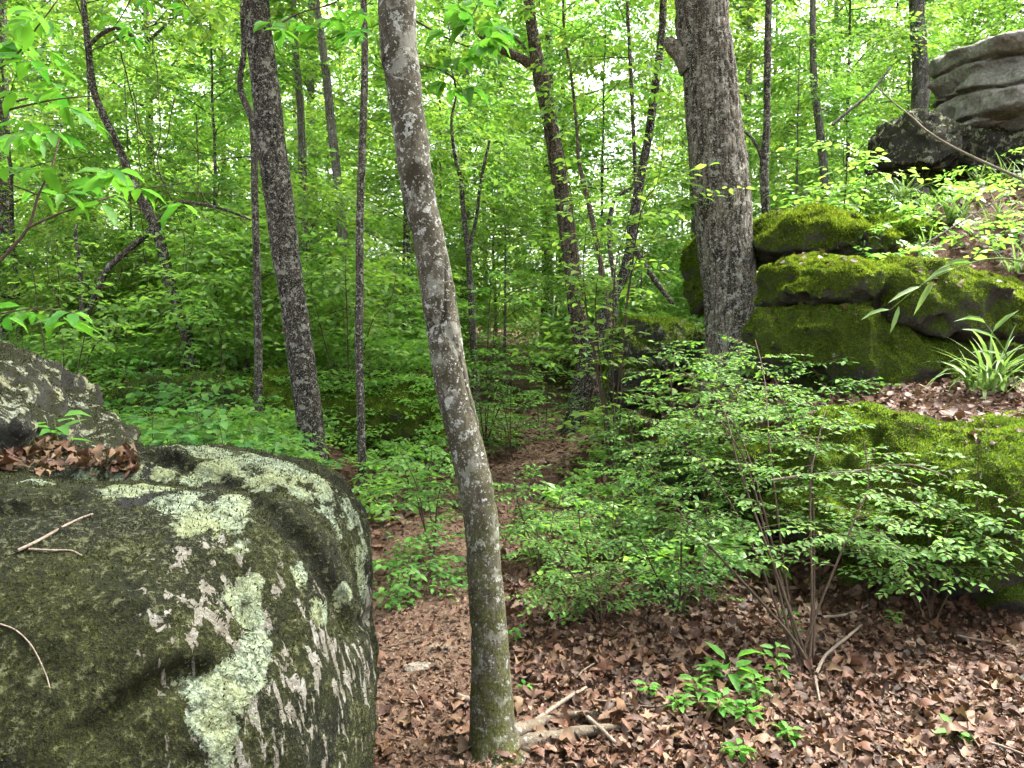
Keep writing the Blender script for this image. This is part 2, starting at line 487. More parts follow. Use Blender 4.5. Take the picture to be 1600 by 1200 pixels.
def rock_mat(name, stone, moss_lo, moss_hi, moss_amt=.5, lichen_amt=.5, hero=False, lichen_col=(.36, .42, .28), scale=1.0):
    """stone + moss where it faces up + crusty lichen; hero uses painted attributes for lichen / streak / moss"""
    m, t, out = new_mat(name)
    g = nd(t, 'ShaderNodeNewGeometry'); co = g.outputs['Position']
    nz = nd(t, 'ShaderNodeSeparateXYZ'); t.links.new(g.outputs['Normal'], nz.inputs[0])
    n1 = noise(t, co, 7 * scale, 8, .68); n2 = noise(t, co, 48 * scale, 6, .75); n3 = noise(t, co, 2.3 * scale, 5, .6)
    n4 = noise(t, co, 150 * scale, 4, .7)
    c = ramp(t, n1, [(.25, tuple(x * .28 for x in stone)), (.45, tuple(x * .7 for x in stone)), (.6, stone), (.8, tuple(min(x * 1.45, .6) for x in stone))])
    c = mixc(t, mapr(t, n2, .35, .65, .75, 0), c, tuple(x * .25 for x in stone))
    # moss
    mf = mth(t, 'ADD', mth(t, 'MULTIPLY', nz.outputs['Z'], .35), mth(t, 'ADD', mth(t, 'MULTIPLY', n3, .7), mth(t, 'MULTIPLY', n2, .5)))
    if hero: mf = mth(t, 'ADD', mf, mth(t, 'MULTIPLY', attrn(t, 'moss'), .6))
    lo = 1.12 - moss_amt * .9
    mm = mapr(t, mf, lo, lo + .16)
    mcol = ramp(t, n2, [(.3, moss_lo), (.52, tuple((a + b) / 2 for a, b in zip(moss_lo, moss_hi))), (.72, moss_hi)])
    mcol = mixc(t, mapr(t, n4, .42, .65, .7, 0), mcol, tuple(x * .3 for x in moss_lo))
    mcol = mixc(t, mapr(t, noise(t, co, 4.5, 4, .6, .5), .40, .60, 0, .75), mcol, tuple(x * .35 for x in moss_lo)) if hero else mcol
    c = mixc(t, mm, c, mcol)
    bump = mth(t, 'ADD', mth(t, 'MULTIPLY', n2, .6), mth(t, 'ADD', mth(t, 'MULTIPLY', n1, .8), mth(t, 'MULTIPLY', n4, .35)))
    # lichen
    lsrc = noise(t, co, 11 * scale, 7, .72, .4)
    if hero:
        v1 = mth(t, 'ADD', mth(t, 'MULTIPLY', mapr(t, lsrc, .3, .7), .55), mth(t, 'MULTIPLY', attrn(t, 'lichen'), .62))
        v1 = mth(t, 'ADD', v1, mth(t, 'MULTIPLY', mth(t, 'SUBTRACT', n4, .5), .38))
        lm = mapr(t, v1, .60, .66)
        stz = mapping(t, co, (1, 1, .13))
        sn = noise(t, stz, 34, 5, .6, .35)
        sv = mth(t, 'ADD', mth(t, 'MULTIPLY', mapr(t, sn, .3, .7), .8), mth(t, 'MULTIPLY', attrn(t, 'streak'), .34))
        sm = mapr(t, sv, .80, .86)
        fine = mapr(t, mth(t, 'ADD', n2, mth(t, 'MULTIPLY', n1, .25)), .685, .73, 0, .6)
        c = mixc(t, fine, c, (.10, .105, .055))
        c = mixc(t, mapr(t, mth(t, 'ADD', mth(t, 'MULTIPLY', n4, .7), mth(t, 'MULTIPLY', n3, .4)), .63, .69, 0, .6), c, (.085, .092, .04))
        c = mixc(t, sm, c, ramp(t, mth(t, 'ADD', mth(t, 'MULTIPLY', n2, .6), mth(t, 'MULTIPLY', n1, .4)), [(.38, (.08, .068, .05)), (.5, (.15, .14, .11)), (.62, (.27, .27, .25))]))
        c = mixc(t, mapr(t, mth(t, 'ADD', n1, mth(t, 'MULTIPLY', attrn(t, 'dark'), .6)), .78, .9), c, (.014, .014, .013))
    else:
        lm = mapr(t, lsrc, .74 - lichen_amt * .2, .78 - lichen_amt * .2)
    nv = nd(t, 'ShaderNodeTexNoise', Scale=40 * scale, Detail=4); t.links.new(co, nv.inputs['Vector'])
    va = nd(t, 'ShaderNodeVectorMath'); va.operation = 'MULTIPLY_ADD'
    t.links.new(nv.outputs['Color'], va.inputs[0]); va.inputs[1].default_value = (.05, .05, .05); t.links.new(co, va.inputs[2])
    vo = nd(t, 'ShaderNodeTexVoronoi', Scale=55 * scale); t.links.new(va.outputs[0], vo.inputs['Vector'])
    lf = mth(t, 'ADD', mth(t, 'MULTIPLY', vo.outputs['Distance'], .45), mth(t, 'MULTIPLY', n4, .75))
    lc = ramp(t, lf, [(.38, tuple(min(1, x * 1.45) for x in lichen_col)), (.55, lichen_col), (.68, tuple(x * .5 for x in lichen_col)), (.8, tuple(x * .15 for x in lichen_col))])
    lc = mixc(t, mapr(t, n1, .42, .62, 0, .6), lc, (lichen_col[0] * 1.05, lichen_col[1] * .95, lichen_col[2] * .6))
    c = mixc(t, lm, c, lc)
    bump = mth(t, 'ADD', bump, mth(t, 'MULTIPLY', lm, mth(t, 'SUBTRACT', .9, lf)))
    bsdf(t, out, c, .92, .15, bump, 1.0, .035)
    return m
M_HERO = rock_mat('rock_lichen_boulder', (.06, .055, .045), (.006, .008, .002), (.052, .058, .008), .72, .5, True, lichen_col=(.185, .225, .15))
M_ROCKM = rock_mat('rock_mossy', (.10, .092, .075), (.022, .042, .006), (.13, .17, .015), .80, .5)
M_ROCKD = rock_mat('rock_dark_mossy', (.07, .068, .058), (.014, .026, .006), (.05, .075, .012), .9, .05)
M_ROCKG = rock_mat('rock_grey', (.33, .315, .285), (.04, .055, .012), (.12, .14, .03), .12, .45, lichen_col=(.34, .36, .3), scale=.6)
M_ROCKL = rock_mat('rock_lichened', (.075, .072, .058), (.016, .02, .008), (.06, .06, .02), .5, 1.05, lichen_col=(.3, .32, .24))
M_STONE = rock_mat('path_stone', (.34, .29, .23), (.05, .05, .02), (.1, .1, .04), .05, .1)

# ------------------------------------------------------------------ terrain
EDGE = np.array([(6.0, 3.5), (3.4, 3.85), (1.95, 4.35), (1.55, 5.4), (1.45, 7.0), (1.35, 8.6), (1.6, 11), (2.4, 15), (3.2, 30), (3.2, 80)])
def edge_d(x, y, E=None):
    E = EDGE if E is None else E
    """signed distance to the right bank's foot (positive on the bank)"""
    p = np.stack([x, y], -1)
    best = np.full(x.shape, 1e9); sg = np.ones(x.shape)
    for a, b in zip(E[:-1], E[1:]):
        ab = b - a
        t = np.clip(((p - a) @ ab) / (ab @ ab), 0, 1)
        v = p - (a + t[..., None] * ab)
        d = np.linalg.norm(v, axis=-1)
        cr = ab[0] * v[..., 1] - ab[1] * v[..., 0]
        m = d < best
        best = np.where(m, d, best); sg = np.where(m, np.where(cr < 0, 1, -1), sg)
    return best * sg

EDGE2 = np.array([(7.5, 5.8), (4.2, 6.2), (2.45, 6.55), (2.45, 7.2), (2.7, 9), (4, 12), (6, 20), (8, 60)])
def ground_h(x, y):
    x = np.asarray(x, float); y = np.asarray(y, float)
    d = edge_d(x, y); d2 = edge_d(x, y, EDGE2)
    right = np.interp(d, [-.35, 0, .5, 1.5, 3, 30], [0, .12, .92, 1.08, 1.22, 2.5]) + np.interp(d2, [-.1, 0, .4, 1.2, 2.5, 4, 8, 30], [0, .1, .75, 1.2, 1.85, 2.2, 2.8, 5.0])
    # left bank
    front = 8.9 - 0.12 * np.clip(x + 1, -6, 0) + .35 * np.sin(x * 1.3)
    lb = sstep(-.55, -1.15, x) * sstep(0, 1.3, y - front) * .92
    lb2 = sstep(-1.2, -2.6, x) * sstep(2.6, 4.5, y) * .35
    far = sstep(13, 24, y) * .95 * (1 - sstep(-.55, -1.15, x) * .9) + sstep(26, 120, y) * 6.0
    h = np.maximum(right, np.maximum(lb, lb2)) + np.where(right > .3, 0, far)
    p = np.stack([x * .8, y * .8, np.zeros_like(x)], -1)
    n = fbm(p, 3, 3) * .05 + fbm(p * 5, 2, 9) * .015
    return h + n

def gpt(px, py):
    """where the ray through a photo pixel meets the ground"""
    r = ray(px, py)
    d0, d1 = 1.2, 60.0
    for n_ in (420, 40, 40):
        d = np.linspace(d0, d1, n_)
        q = CAM + r * d[:, None]
        hit = q[:, 2] < ground_h(q[:, 0], q[:, 1])
        i = max(1, int(np.argmax(hit))) if hit.any() else n_ - 1
        d0, d1 = d[i - 1], d[i]
    return q[i]

def onground(x, y, dz=0.0):
    return np.array([x, y, float(ground_h(np.array([x]), np.array([y]))[0]) + dz])

def spaced(a, b, n, c=0.0, k=3.5):
    t = np.linspace(-1, 1, n)
    s = np.sinh(k * t) / math.sinh(k)
    return np.where(s < 0, c + (c - a) * s, c + (b - c) * s)
gx = spaced(-120, 120, 300, .8, 5.2); gy = spaced(-40, 200, 320, 4.5, 5.0)
GX, GY = np.meshgrid(gx, gy, indexing='ij')
GZ = ground_h(GX, GY)
idx = np.arange(GX.size).reshape(GX.shape)
q = np.stack([idx[:-1, :-1], idx[1:, :-1], idx[1:, 1:], idx[:-1, 1:]], -1).reshape(-1, 4)
ground = link('ground', mk_mesh('ground', np.stack([GX, GY, GZ], -1).reshape(-1, 3), [q], M_SOIL))
tag(ground, kind='structure')

# footpath winding away between the boulders
PATHC = np.array([(-.1, 1.0), (-.25, 2.4), (-.40, 3.3), (-.52, 4.6), (-.40, 6.0), (.05, 8.0), (.55, 10), (.8, 12.2), (.85, 13.6), (.6, 16), (0.1, 19), (0.2, 23)])
pc = catmull(np.c_[PATHC, np.zeros(len(PATHC))], 170)[:, :2]
tg = unit(np.gradient(pc, axis=0)); nr = np.stack([tg[:, 1], -tg[:, 0]], -1)
wd = .46 + .1 * vnoise(np.c_[pc * .9, np.zeros(len(pc))], 5)
uu = np.linspace(-1, 1, 13)
pp = pc[:, None] + nr[:, None] * (uu[None, :, None] * wd[:, None, None])
pz = ground_h(pp[..., 0], pp[..., 1]) + .012 * (1 - np.abs(uu)[None] ** 4) - .004
idx = np.arange(pp[..., 0].size).reshape(pp.shape[:2])
q = np.stack([idx[:-1, :-1], idx[:-1, 1:], idx[1:, 1:], idx[1:, :-1]], -1).reshape(-1, 4)
path = link('path', mk_mesh('path', np.concatenate([pp, pz[..., None]], -1).reshape(-1, 3), [q], M_PATH))
tag(path, kind='structure')

def path_d(x, y):
    d = np.full(np.shape(x), 1e9)
    for c in pc[::3]:
        d = np.minimum(d, np.hypot(x - c[0], y - c[1]))
    return d

# ------------------------------------------------------------------ rocks
ALLROCK = []; ROCKLIT = []
def rock(name, label, blobs, mat, h=.03, k=.08, amp=.05, fine=.012, seed=0, cuts=(), strata=None, attrs=None,
         moss=0, moss_mat=None, moss_len=.02, group=None, moss_thr=.35, warp=.1, rough=.07, lit=0):
    def base(p):
        d = blobs[0](p)
        for b in blobs[1:]: d = smin(d, b(p), k)
        return d
    CUT = []
    def sdf(p):
        d = base(p)
        m = np.abs(d) < amp * 4 + warp + .12
        if not m.any(): return d
        q = p[m]
        if warp:
            wv = np.stack([vnoise(q * 1.9 + 31 * i, seed + i) for i in range(3)], -1)
            dm = base(q + wv * warp)
        else:
            dm = d[m]
        rg = 1 - 2 * np.abs(vnoise(q * 3.1, seed + 6))
        dm = dm + amp * (.7 * fbm(q * 2.1, 3, seed) + .3 * rg) + amp * .28 * fbm(q * 7, 2, seed + 9) + rough * (np.abs(vnoise(q * 4.3, seed + 15)) + .6 * np.abs(vnoise(q * 9.1, seed + 16)) - .5)
        if strata: dm = dm + strata(q)
        for a, b, r0 in CUT:                        # crevices
            ab = b - a; t = np.clip(((q - a) @ ab) / (ab @ ab), 0, 1)
            dd = np.linalg.norm(q - (a + t[:, None] * ab), axis=-1) - r0
            dm = -smin(-dm, dd, .02)
        d = d.copy(); d[m] = dm
        return d
    if callable(cuts): CUT.extend(cuts(sdf))
    else: CUT.extend(cuts)
    lo = np.min([b.lo for b in blobs], 0) - amp * 2 - warp * .7; hi = np.max([b.hi for b in blobs], 0) + amp * 2 + warp * .7
    V, Q = surface_nets(sdf, lo, hi, h)
    e = h * .5
    N = unit(np.stack([base(V + np.eye(3)[i] * e) - base(V - np.eye(3)[i] * e) for i in range(3)], -1))
    V = V + N * (fine * (fbm(V * 14, 4, seed + 3, .6) + .7 * np.abs(vnoise(V * 21, seed + 30)) + .5 * vnoise(V * 48, seed + 31)))[:, None]
    org = np.array([V[:, 0].mean(), V[:, 1].mean(), V[:, 2].min()])
    root = empty(name, org, label, 'rock', group)
    me = mk_mesh(name, V - org, [Q], mat)
    if attrs:
        for an, fn in attrs.items(): attr(me, an, np.clip(fn(V), 0, 1))
    link('stone', me, root)
    if moss:
        r = np.random.default_rng(seed + 50)
        tri = np.vstack([Q[:, :3], Q[:, [0, 2, 3]]])
        A, B, C = V[tri[:, 0]], V[tri[:, 1]], V[tri[:, 2]]
        cr = np.cross(B - A, C - A); ar = np.linalg.norm(cr, axis=1) * .5
        fn = cr / np.maximum(ar * 2, 1e-12)[:, None]
        cen = (A + B + C) / 3
        wgt = ar * sstep(-.15, .6, fn[:, 2] + 1.1 * fbm(cen * 3.0, 4, seed + 77) - moss_thr + .35) * (((cen - CAM) * fn).sum(1) < .25)
        pick = r.choice(len(tri), moss, p=wgt / wgt.sum())
        u, v = r.random(moss), r.random(moss); f = u + v > 1; u[f], v[f] = 1 - u[f], 1 - v[f]
        pos = A[pick] + (B - A)[pick] * u[:, None] + (C - A)[pick] * v[:, None]
        ax = unit(fn[pick] + r.normal(0, .55, (moss, 3)) + np.array([0, 0, .25]))
        L = moss_len * r.uniform(.5, 1.4, moss)
        s = unit(np.cross(ax, r.normal(size=(moss, 3)))) * (L * .28)[:, None]
        VV = np.stack([pos - s - fn[pick] * .004, pos + s - fn[pick] * .004, pos + ax * L[:, None]], 1).reshape(-1, 3) - org
        mo = link('moss', mk_mesh('moss', VV, [np.arange(moss * 3).reshape(-1, 3)], moss_mat or M_MOSS, False), root)
        mo['kind'] = 'stuff'
    if lit:
        r = np.random.default_rng(seed + 90)
        m = np.where((N[:, 2] > .72) & (vnoise(V * 1.7, seed + 91) > -.1))[0]
        if len(m):
            k_ = r.choice(m, lit); ROCKLIT.append((V[k_], N[k_]))
    ALLROCK.append((sdf, lo, hi))
    return root, sdf

def B(c, r, rot=None, e=2.6, facets=0, fs=0, flo=.72, fhi=.95, planes=(), fk=.06):
    f = blob(c, r, rot, e, facets, fs, flo, fhi, planes, fk)
    m = max(r) if rot is not None else None
    rr = np.asarray(r, float) if rot is None else np.full(3, math.hypot(*sorted(r)[1:]) * .95)
    f.lo = np.asarray(c) - rr; f.hi = np.asarray(c) + rr
    return f

# --- large lichened boulder in front
hb = [B((-1.12, 1.95, .38), (.73, .68, .74), None, 2.3),
      B((-1.13, 2.70, .44), (.66, .40, .68), rotz(-.10), 2.9),
      B((-2.2, 2.62, .47), (.95, .72, .63), None, 4.0),
      B((-.80, 1.98, .1), (.37, .5, .62), None, 2.4),
      B((-1.75, 1.75, .40), (.65, .5, .62), None, 2.3)]
FEAT = {}
LICH_PX = [(190, 770, 7), (240, 765, 8), (290, 785, 8), (330, 810, 8), (355, 795, 7), (290, 822, 5), (200, 742, 6), (250, 740, 6), (310, 738, 6), (330, 705, 10), (400, 715, 11), (440, 728, 11), (480, 742, 11),
           (505, 765, 7), (370, 860, 4), (385, 905, 4), (390, 960, 4), (350, 1080, 7), (330, 1120, 6), (372, 1050, 5), (550, 800, 7), (570, 850, 6), (540, 930, 4), (300, 700, 9), (520, 830, 5), (470, 900, 3), (500, 960, 4), (560, 890, 5), (170, 705, 5), (360, 722, 9), (420, 748, 7), (470, 775, 6), (510, 805, 6), (560, 870, 6), (572, 920, 5), (380, 935, 5), (395, 1010, 5), (340, 1160, 5), (130, 745, 5), (60, 755, 4)]
STRK_PX = [(330, 920), (385, 1010), (460, 1100), (490, 1120), (540, 1020), (575, 980), (480, 1090), (530, 1060), (400, 1100), (320, 900), (430, 1170), (575, 1060), (350, 960), (420, 1000), (300, 960), (445, 1050), (370, 1180)]
def hero_cuts(sdf):
    T = lambda *pix: [x for x in (trace(sdf, a_, b_) for a_, b_ in pix) if x is not None]
    FEAT['lich'] = [(q_, r_ * .011) for x, y, r_ in LICH_PX for q_ in T((x, y))]
    FEAT['strk'] = T(*STRK_PX)
    FEAT['dark'] = T((230, 745), (195, 750), (270, 772), (340, 760), (215, 782))
    out = []
    for line, r0 in (([(235, 708), (330, 742), (415, 790), (475, 850), (520, 915), (550, 980)], .030), ([(120, 1160), (180, 1115), (240, 1075), (310, 1050)], .022),
                     ([(-10, 796), (50, 792), (110, 778)], .022), ([(395, 985), (370, 930), (375, 880)], .012), ([(560, 985), (590, 950)], .02)):
        ln = catmull(np.c_[np.array(line, float), np.zeros(len(line))], 18)[:, :2]
        c = T(*[tuple(q_) for q_ in ln])
        c = [c[0]] + [(c[i - 1] + c[i] + c[i + 1]) / 3 for i in range(1, len(c) - 1)] + [c[-1]]
        out += [(a_, b_, r0) for a_, b_ in zip(c[:-1], c[1:])]
    return out
def f_lich(V):
    s = np.zeros(len(V))
    for c, r0 in FEAT['lich']: s = np.maximum(s, np.exp(-((V - c) ** 2).sum(-1) / (r0 * r0 * 1.1)))
    return s
def f_strk(V):
    s = np.zeros(len(V))
    for c in FEAT['strk']:
        q = (V - c) * np.array([1, 1, .5]); s = np.maximum(s, np.exp(-(q ** 2).sum(-1) / (.11 ** 2)))
    return s
def f_moss(V):
    return .5 + .5 * fbm(V * 3.5, 3, 44)
def f_dark(V):
    s = np.zeros(len(V))
    for c in FEAT['dark']: s = np.maximum(s, np.exp(-((V - c) ** 2).sum(-1) / (.06 ** 2)))
    return s
_, HERO = rock('boulder', 'huge rounded boulder crusted with pale green lichen in the lower left', hb, M_HERO, .014, .04, .034, .009, 11,
     hero_cuts, None, dict(lichen=f_lich, streak=f_strk, moss=f_moss, dark=f_dark), 45000, M_MOSSD, .008, moss_thr=.15, warp=.06, rough=.014)
rock('boulder', 'sloping lichened rock at left edge behind the leaf-filled boulder top',
     [B(P(-10, 622, 3.75), (.95, .5, .24), roty(.50), 2.6, 6, 3), B(P(-120, 700, 4.0), (1.0, .5, .40), None, 2.4)], M_ROCKL, .025, .08, .04, .012, 21, moss=6000, moss_mat=M_MOSSD, moss_len=.012)
rock('boulder', 'small rounded rock cut by the left edge beside brown leaves',
     [B(P(-62, 655, 2.75), (.17, .14, .10))], M_ROCKL, .02, .08, .03, .01, 23)

# --- right bank ledges
rock('mossy_boulder', 'broad mossy boulder with shadowed undercut base at right',
     [B(P(1490, 790, 4.55) + (0, 0, 0), (1.0, .66, .52), None, 2.8, 6, 5, .85, 1.05), B(P(1640, 770, 4.7), (.7, .6, .48), None, 3, 8, 6), B(P(1300, 790, 4.75), (.38, .45, .36), None, 3, 8, 7),
      B(P(1430, 930, 4.5), (.6, .35, .2), None, 2.4)], M_ROCKM, .028, .07, .07, .02, 31, moss=70000, moss_len=.014, lit=90)
rock('mossy_boulder', 'dark mossy rock face half hidden behind the arching shrub stems',
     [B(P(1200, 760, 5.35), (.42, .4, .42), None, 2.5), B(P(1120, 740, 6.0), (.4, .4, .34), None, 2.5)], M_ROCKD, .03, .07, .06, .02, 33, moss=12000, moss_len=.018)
rock('mossy_ledge', 'bulging upper mossy ledge block with bare white patches beside the thick trunk',
     [B(P(1303, 455, 6.4), (.56, .5, .24), roty(.03), 4.5, 7, 8, .85, 1.1), B(P(1240, 440, 6.5), (.25, .3, .17), roty(-.3), 2.6)], M_ROCKM, .025, .06, .05, .018, 35, moss=32000, moss_len=.015, lit=90)
rock('mossy_ledge', 'wide mossy ledge block behind the grass tuft at right',
     [B(P(1490, 480, 6.35), (.72, .5, .29), roty(.09), 4.5, 7, 9, .85, 1.1), B(P(1680, 500, 6.3), (.8, .5, .30), None, 3, 8, 21)], M_ROCKM, .028, .06, .06, .018, 36, moss=36000, moss_len=.015, lit=90)
rock('mossy_ledge', 'lower sloping mossy ledge beneath the two overhanging blocks',
     [B(P(1310, 555, 6.25), (.66, .42, .31), roty(.12), 4, 7, 10, .85, 1.1), B(P(1500, 575, 6.3), (.9, .4, .27), roty(.1), 4, 7, 11, .85, 1.1)], M_ROCKM, .028, .07, .06, .02, 37, moss=40000, moss_len=.015, lit=90)
rock('mossy_rock', 'rounded mossy hump on the slope left of the tall grass',
     [B(P(1250, 372, 7.6), (.5, .5, .27), roty(-.2), 2.4, 6, 12), B(P(1320, 385, 7.5), (.5, .4, .2), roty(.1), 2.4)], M_ROCKM, .03, .07, .05, .02, 39, moss=12000, moss_len=.025, lit=50)
rock('mossy_rock', 'low moss cushion rock among leaf litter below the grey outcrop',
     [B(P(1412, 380, 7.9), (.5, .6, .25), roty(.1), 2.3, 6, 13)], M_ROCKM, .03, .07, .05, .02, 40, moss=12000, moss_len=.025, lit=50)
rock('mossy_rock', 'mossy rock poking out left of the thick furrowed trunk',
     [B(P(1092, 425, 9.2), (.2, .3, .42), None, 2.5)], M_ROCKM, .04, .07, .05, .02, 41, moss=4000, moss_len=.03)
rock('mossy_rock', 'grey lichened rock half buried in shrubs near the path',
     [B(P(1030, 545, 8.6), (.62, .5, .28), roty(.05), 2.6), B(P(985, 585, 8.5), (.3, .4, .4), None, 2.5)], M_ROCKL, .035, .07, .06, .02, 42, moss=7000, moss_len=.025)
def strata(p):
    z = p[:, 2] + .12 * fbm(p * 1.3, 2, 71) - .1 * (p[:, 0] - 5)
    return .05 * np.exp(-((z - 4.36) / .022) ** 2) + .04 * np.exp(-((z - 4.72) / .02) ** 2) + .04 * np.exp(-((z - 4.0) / .02) ** 2) + .022 * np.abs(vnoise(p * np.array([2.2, 2.2, 5]), 73)) + .014 * np.abs(vnoise(p * np.array([5, 5, 12]), 74))
rock('rock_outcrop', 'big pale grey layered outcrop jutting in at the upper right',
     [B(P(1650, 94, 9.75), (1.30, .9, .40), rotz(.25), 7, 5, 14, 1.0, 1.35, [((-.62, -.1, .78), .80), ((-.5, -.7, -.35), 1.05), ((-.8, -.5, -.3), 1.0), ((-.25, -1, .12), .84), ((.2, -1, -.1), .88)], .015),
      B(P(1645, 172, 9.72), (1.30, .92, .44), rotz(.28), 7, 5, 15, 1.0, 1.35, [((-.8, -.5, .3), 1.02), ((-.6, -.3, -.7), 1.0), ((-.1, -1, .05), .86), ((-.7, -.8, 0), .98)], .015)],
     M_ROCKG, .026, .012, .035, .016, 45, [(P(1440, 140, 9.0), P(1530, 128, 8.9), .03), (P(1530, 128, 8.9), P(1620, 130, 8.9), .03), (P(1490, 178, 8.9), P(1600, 172, 8.85), .018), (P(1500, 85, 9.0), P(1590, 78, 8.95), .016)],
     strata=strata, warp=.06, rough=.02)
rock('rock_outcrop', 'low dark rock shoulder under the grey outcrop, ferns at its foot',
     [B(P(1430, 232, 9.5), (.5, .55, .36), roty(.2), 3.4, 9, 17), B(P(1540, 250, 9.9), (.8, .6, .35), None, 2.6)], M_ROCKL, .035, .07, .07, .025, 47, moss=3000, moss_mat=M_MOSSD, moss_len=.02)
# --- left mossy bank
rock('mossy_bank', 'dark mossy rock bank behind the slim trunks at centre left',
     [B(P(590, 672, 9.3), (.8, .65, .55), None, 2.5), B(P(455, 660, 9.2), (.6, .6, .58), None, 2.5), B(P(655, 655, 9.7), (.35, .6, .5), None, 2.4)], M_ROCKM, .04, .1, .12, .03, 51, moss=34000, moss_len=.022)
rock('mossy_bank', 'shaded rock bank behind the broad-leaved undergrowth on the left',
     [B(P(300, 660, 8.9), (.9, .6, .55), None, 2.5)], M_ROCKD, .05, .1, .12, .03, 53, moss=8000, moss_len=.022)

# flat stones on the footpath
for px, py, rx, ry, lab in ((650, 1045, .075, .05, 'flat pale stone sunk in the path nearer the boulder'), (692, 1014, .06, .045, 'flat pale stone sunk in the path farther up'),):
    c = gpt(px, py)
    rock('path_stone', lab, rough=.0, blobs=[B(c - (0, 0, .006), (rx, ry, .02), rotz(.4), 3)], mat=M_STONE, h=.007, k=.01, amp=.006, fine=.004, seed=px, warp=.02, group='stones in the path')

# ------------------------------------------------------------------ trees with measured trunks
def bark_ridges(freq, amp, zs=.2, seed=0, lump=.0):
    def f(p, r):
        q = p * np.array([freq, freq, freq * zs])
        q = q + np.stack([vnoise(p * 9, seed + 20), vnoise(p * 9, seed + 21), np.zeros(p.shape[:-1])], -1) * .5
        g1 = sstep(.2, .03, np.abs(vnoise(q, seed))); g2 = sstep(.19, .02, np.abs(vnoise(q * 1.9 + 5, seed + 4)))
        brk = sstep(.10, .0, np.abs(vnoise(p * np.array([freq * .6, freq * .6, freq * .8]), seed + 11)))
        g_ = np.maximum(np.maximum(g1, g2 * .8), brk * .55)
        f.furrow = g_
        return amp * (.35 * vnoise(q * 1.3, seed + 5) + .25 * vnoise(p * 60, seed + 7) - .8 * g_) + lump * fbm(p * 2.2, 3, seed + 8)
    return f

def trunk_px(pix, d, n=60, ext=None, dd=0.0):
    """pix: (x, y, width) from the base up; -> points, radii; ext = (extra height, end radius factor)"""
    pts = []; rad = []
    for i, (x, y, w_) in enumerate(pix):
        t = i / max(len(pix) - 1, 1)
        dep = d + dd * t
        pts.append(P(x, y, dep)); rad.append(w_ * .5 * pxm(dep))
    if ext:
        H, fac, lean = ext
        k = 4
        dirn = unit(unit(pts[-1] - pts[-2]) * lean + np.array([0, 0, 1.0]))
        for j in range(1, k + 1):
            pts.append(pts[-1] + dirn * H / k + rng.normal(0, .05, 3) * np.array([1, 1, 0]))
            rad.append(rad[len(pix) - 1] * (1 + (fac - 1) * j / k))
    pts = np.array(pts); rad = np.array(rad)
    C = catmull(np.c_[pts, rad[:, None]], n)
    return C[:, :3], np.maximum(C[:, 3], .003)

def canopy(mbw, mbl, top, r0, z0, z1, radius, nb, nspr, leaf, r, k=11, tmpl=T_RHOMB, axis=None, asp=.55):
    """limbs and leaf sprays round a trunk between heights z0..z1; axis(z)-> xy"""
    O, D, S = [], [], []
    for i in range(nb):
        t = (i + r.random()) / nb
        z = z0 + (z1 - z0) * t
        a = i * 2.4 + r.normal(0, .4)
        prof = math.sin(math.pi * min(.95, .22 + .78 * t)) ** .7
        Lb = radius * prof * r.uniform(.65, 1.1)
        xy = axis(z)
        st = np.array([xy[0], xy[1], z])
        el = R(r.uniform(8, 40))
        dirn = np.array([math.cos(a) * math.cos(el), math.sin(a) * math.cos(el), math.sin(el)])
        tt = np.linspace(0, 1, 7)[:, None]
        bend = r.normal(0, .14, 3) * Lb
        pts = st + dirn * Lb * tt + bend * tt * tt + np.array([0, 0, -.14 * Lb]) * tt ** 2
        rb = max(.006, r0 * .32 * (1 - .6 * t) * min(1, Lb / radius + .2))
        tube(mbw, pts, np.linspace(rb, .004, 7), 5)
        ns = max(3, int(nspr / nb * (.5 + prof)))
        u = r.uniform(.22, 1.0, ns)
        p = st + dirn * Lb * u[:, None] + bend * (u ** 2)[:, None] + np.array([0, 0, -.14 * Lb]) * (u ** 2)[:, None]
        th = a + r.normal(0, .85, ns)
        dd = np.stack([np.cos(th), np.sin(th), r.normal(.02, .22, ns)], -1)
        off = r.uniform(0, .5, ns) * Lb * .45
        O.append(p + dd * off[:, None] + np.stack([r.normal(0, .1, ns)] * 3, -1) * np.array([.3, .3, 1])); D.append(dd); S.append(r.uniform(.3, .65, ns))
    sprays(mbl, np.vstack(O), np.vstack(D), np.concatenate(S), leaf, k, tmpl, r, asp=asp)

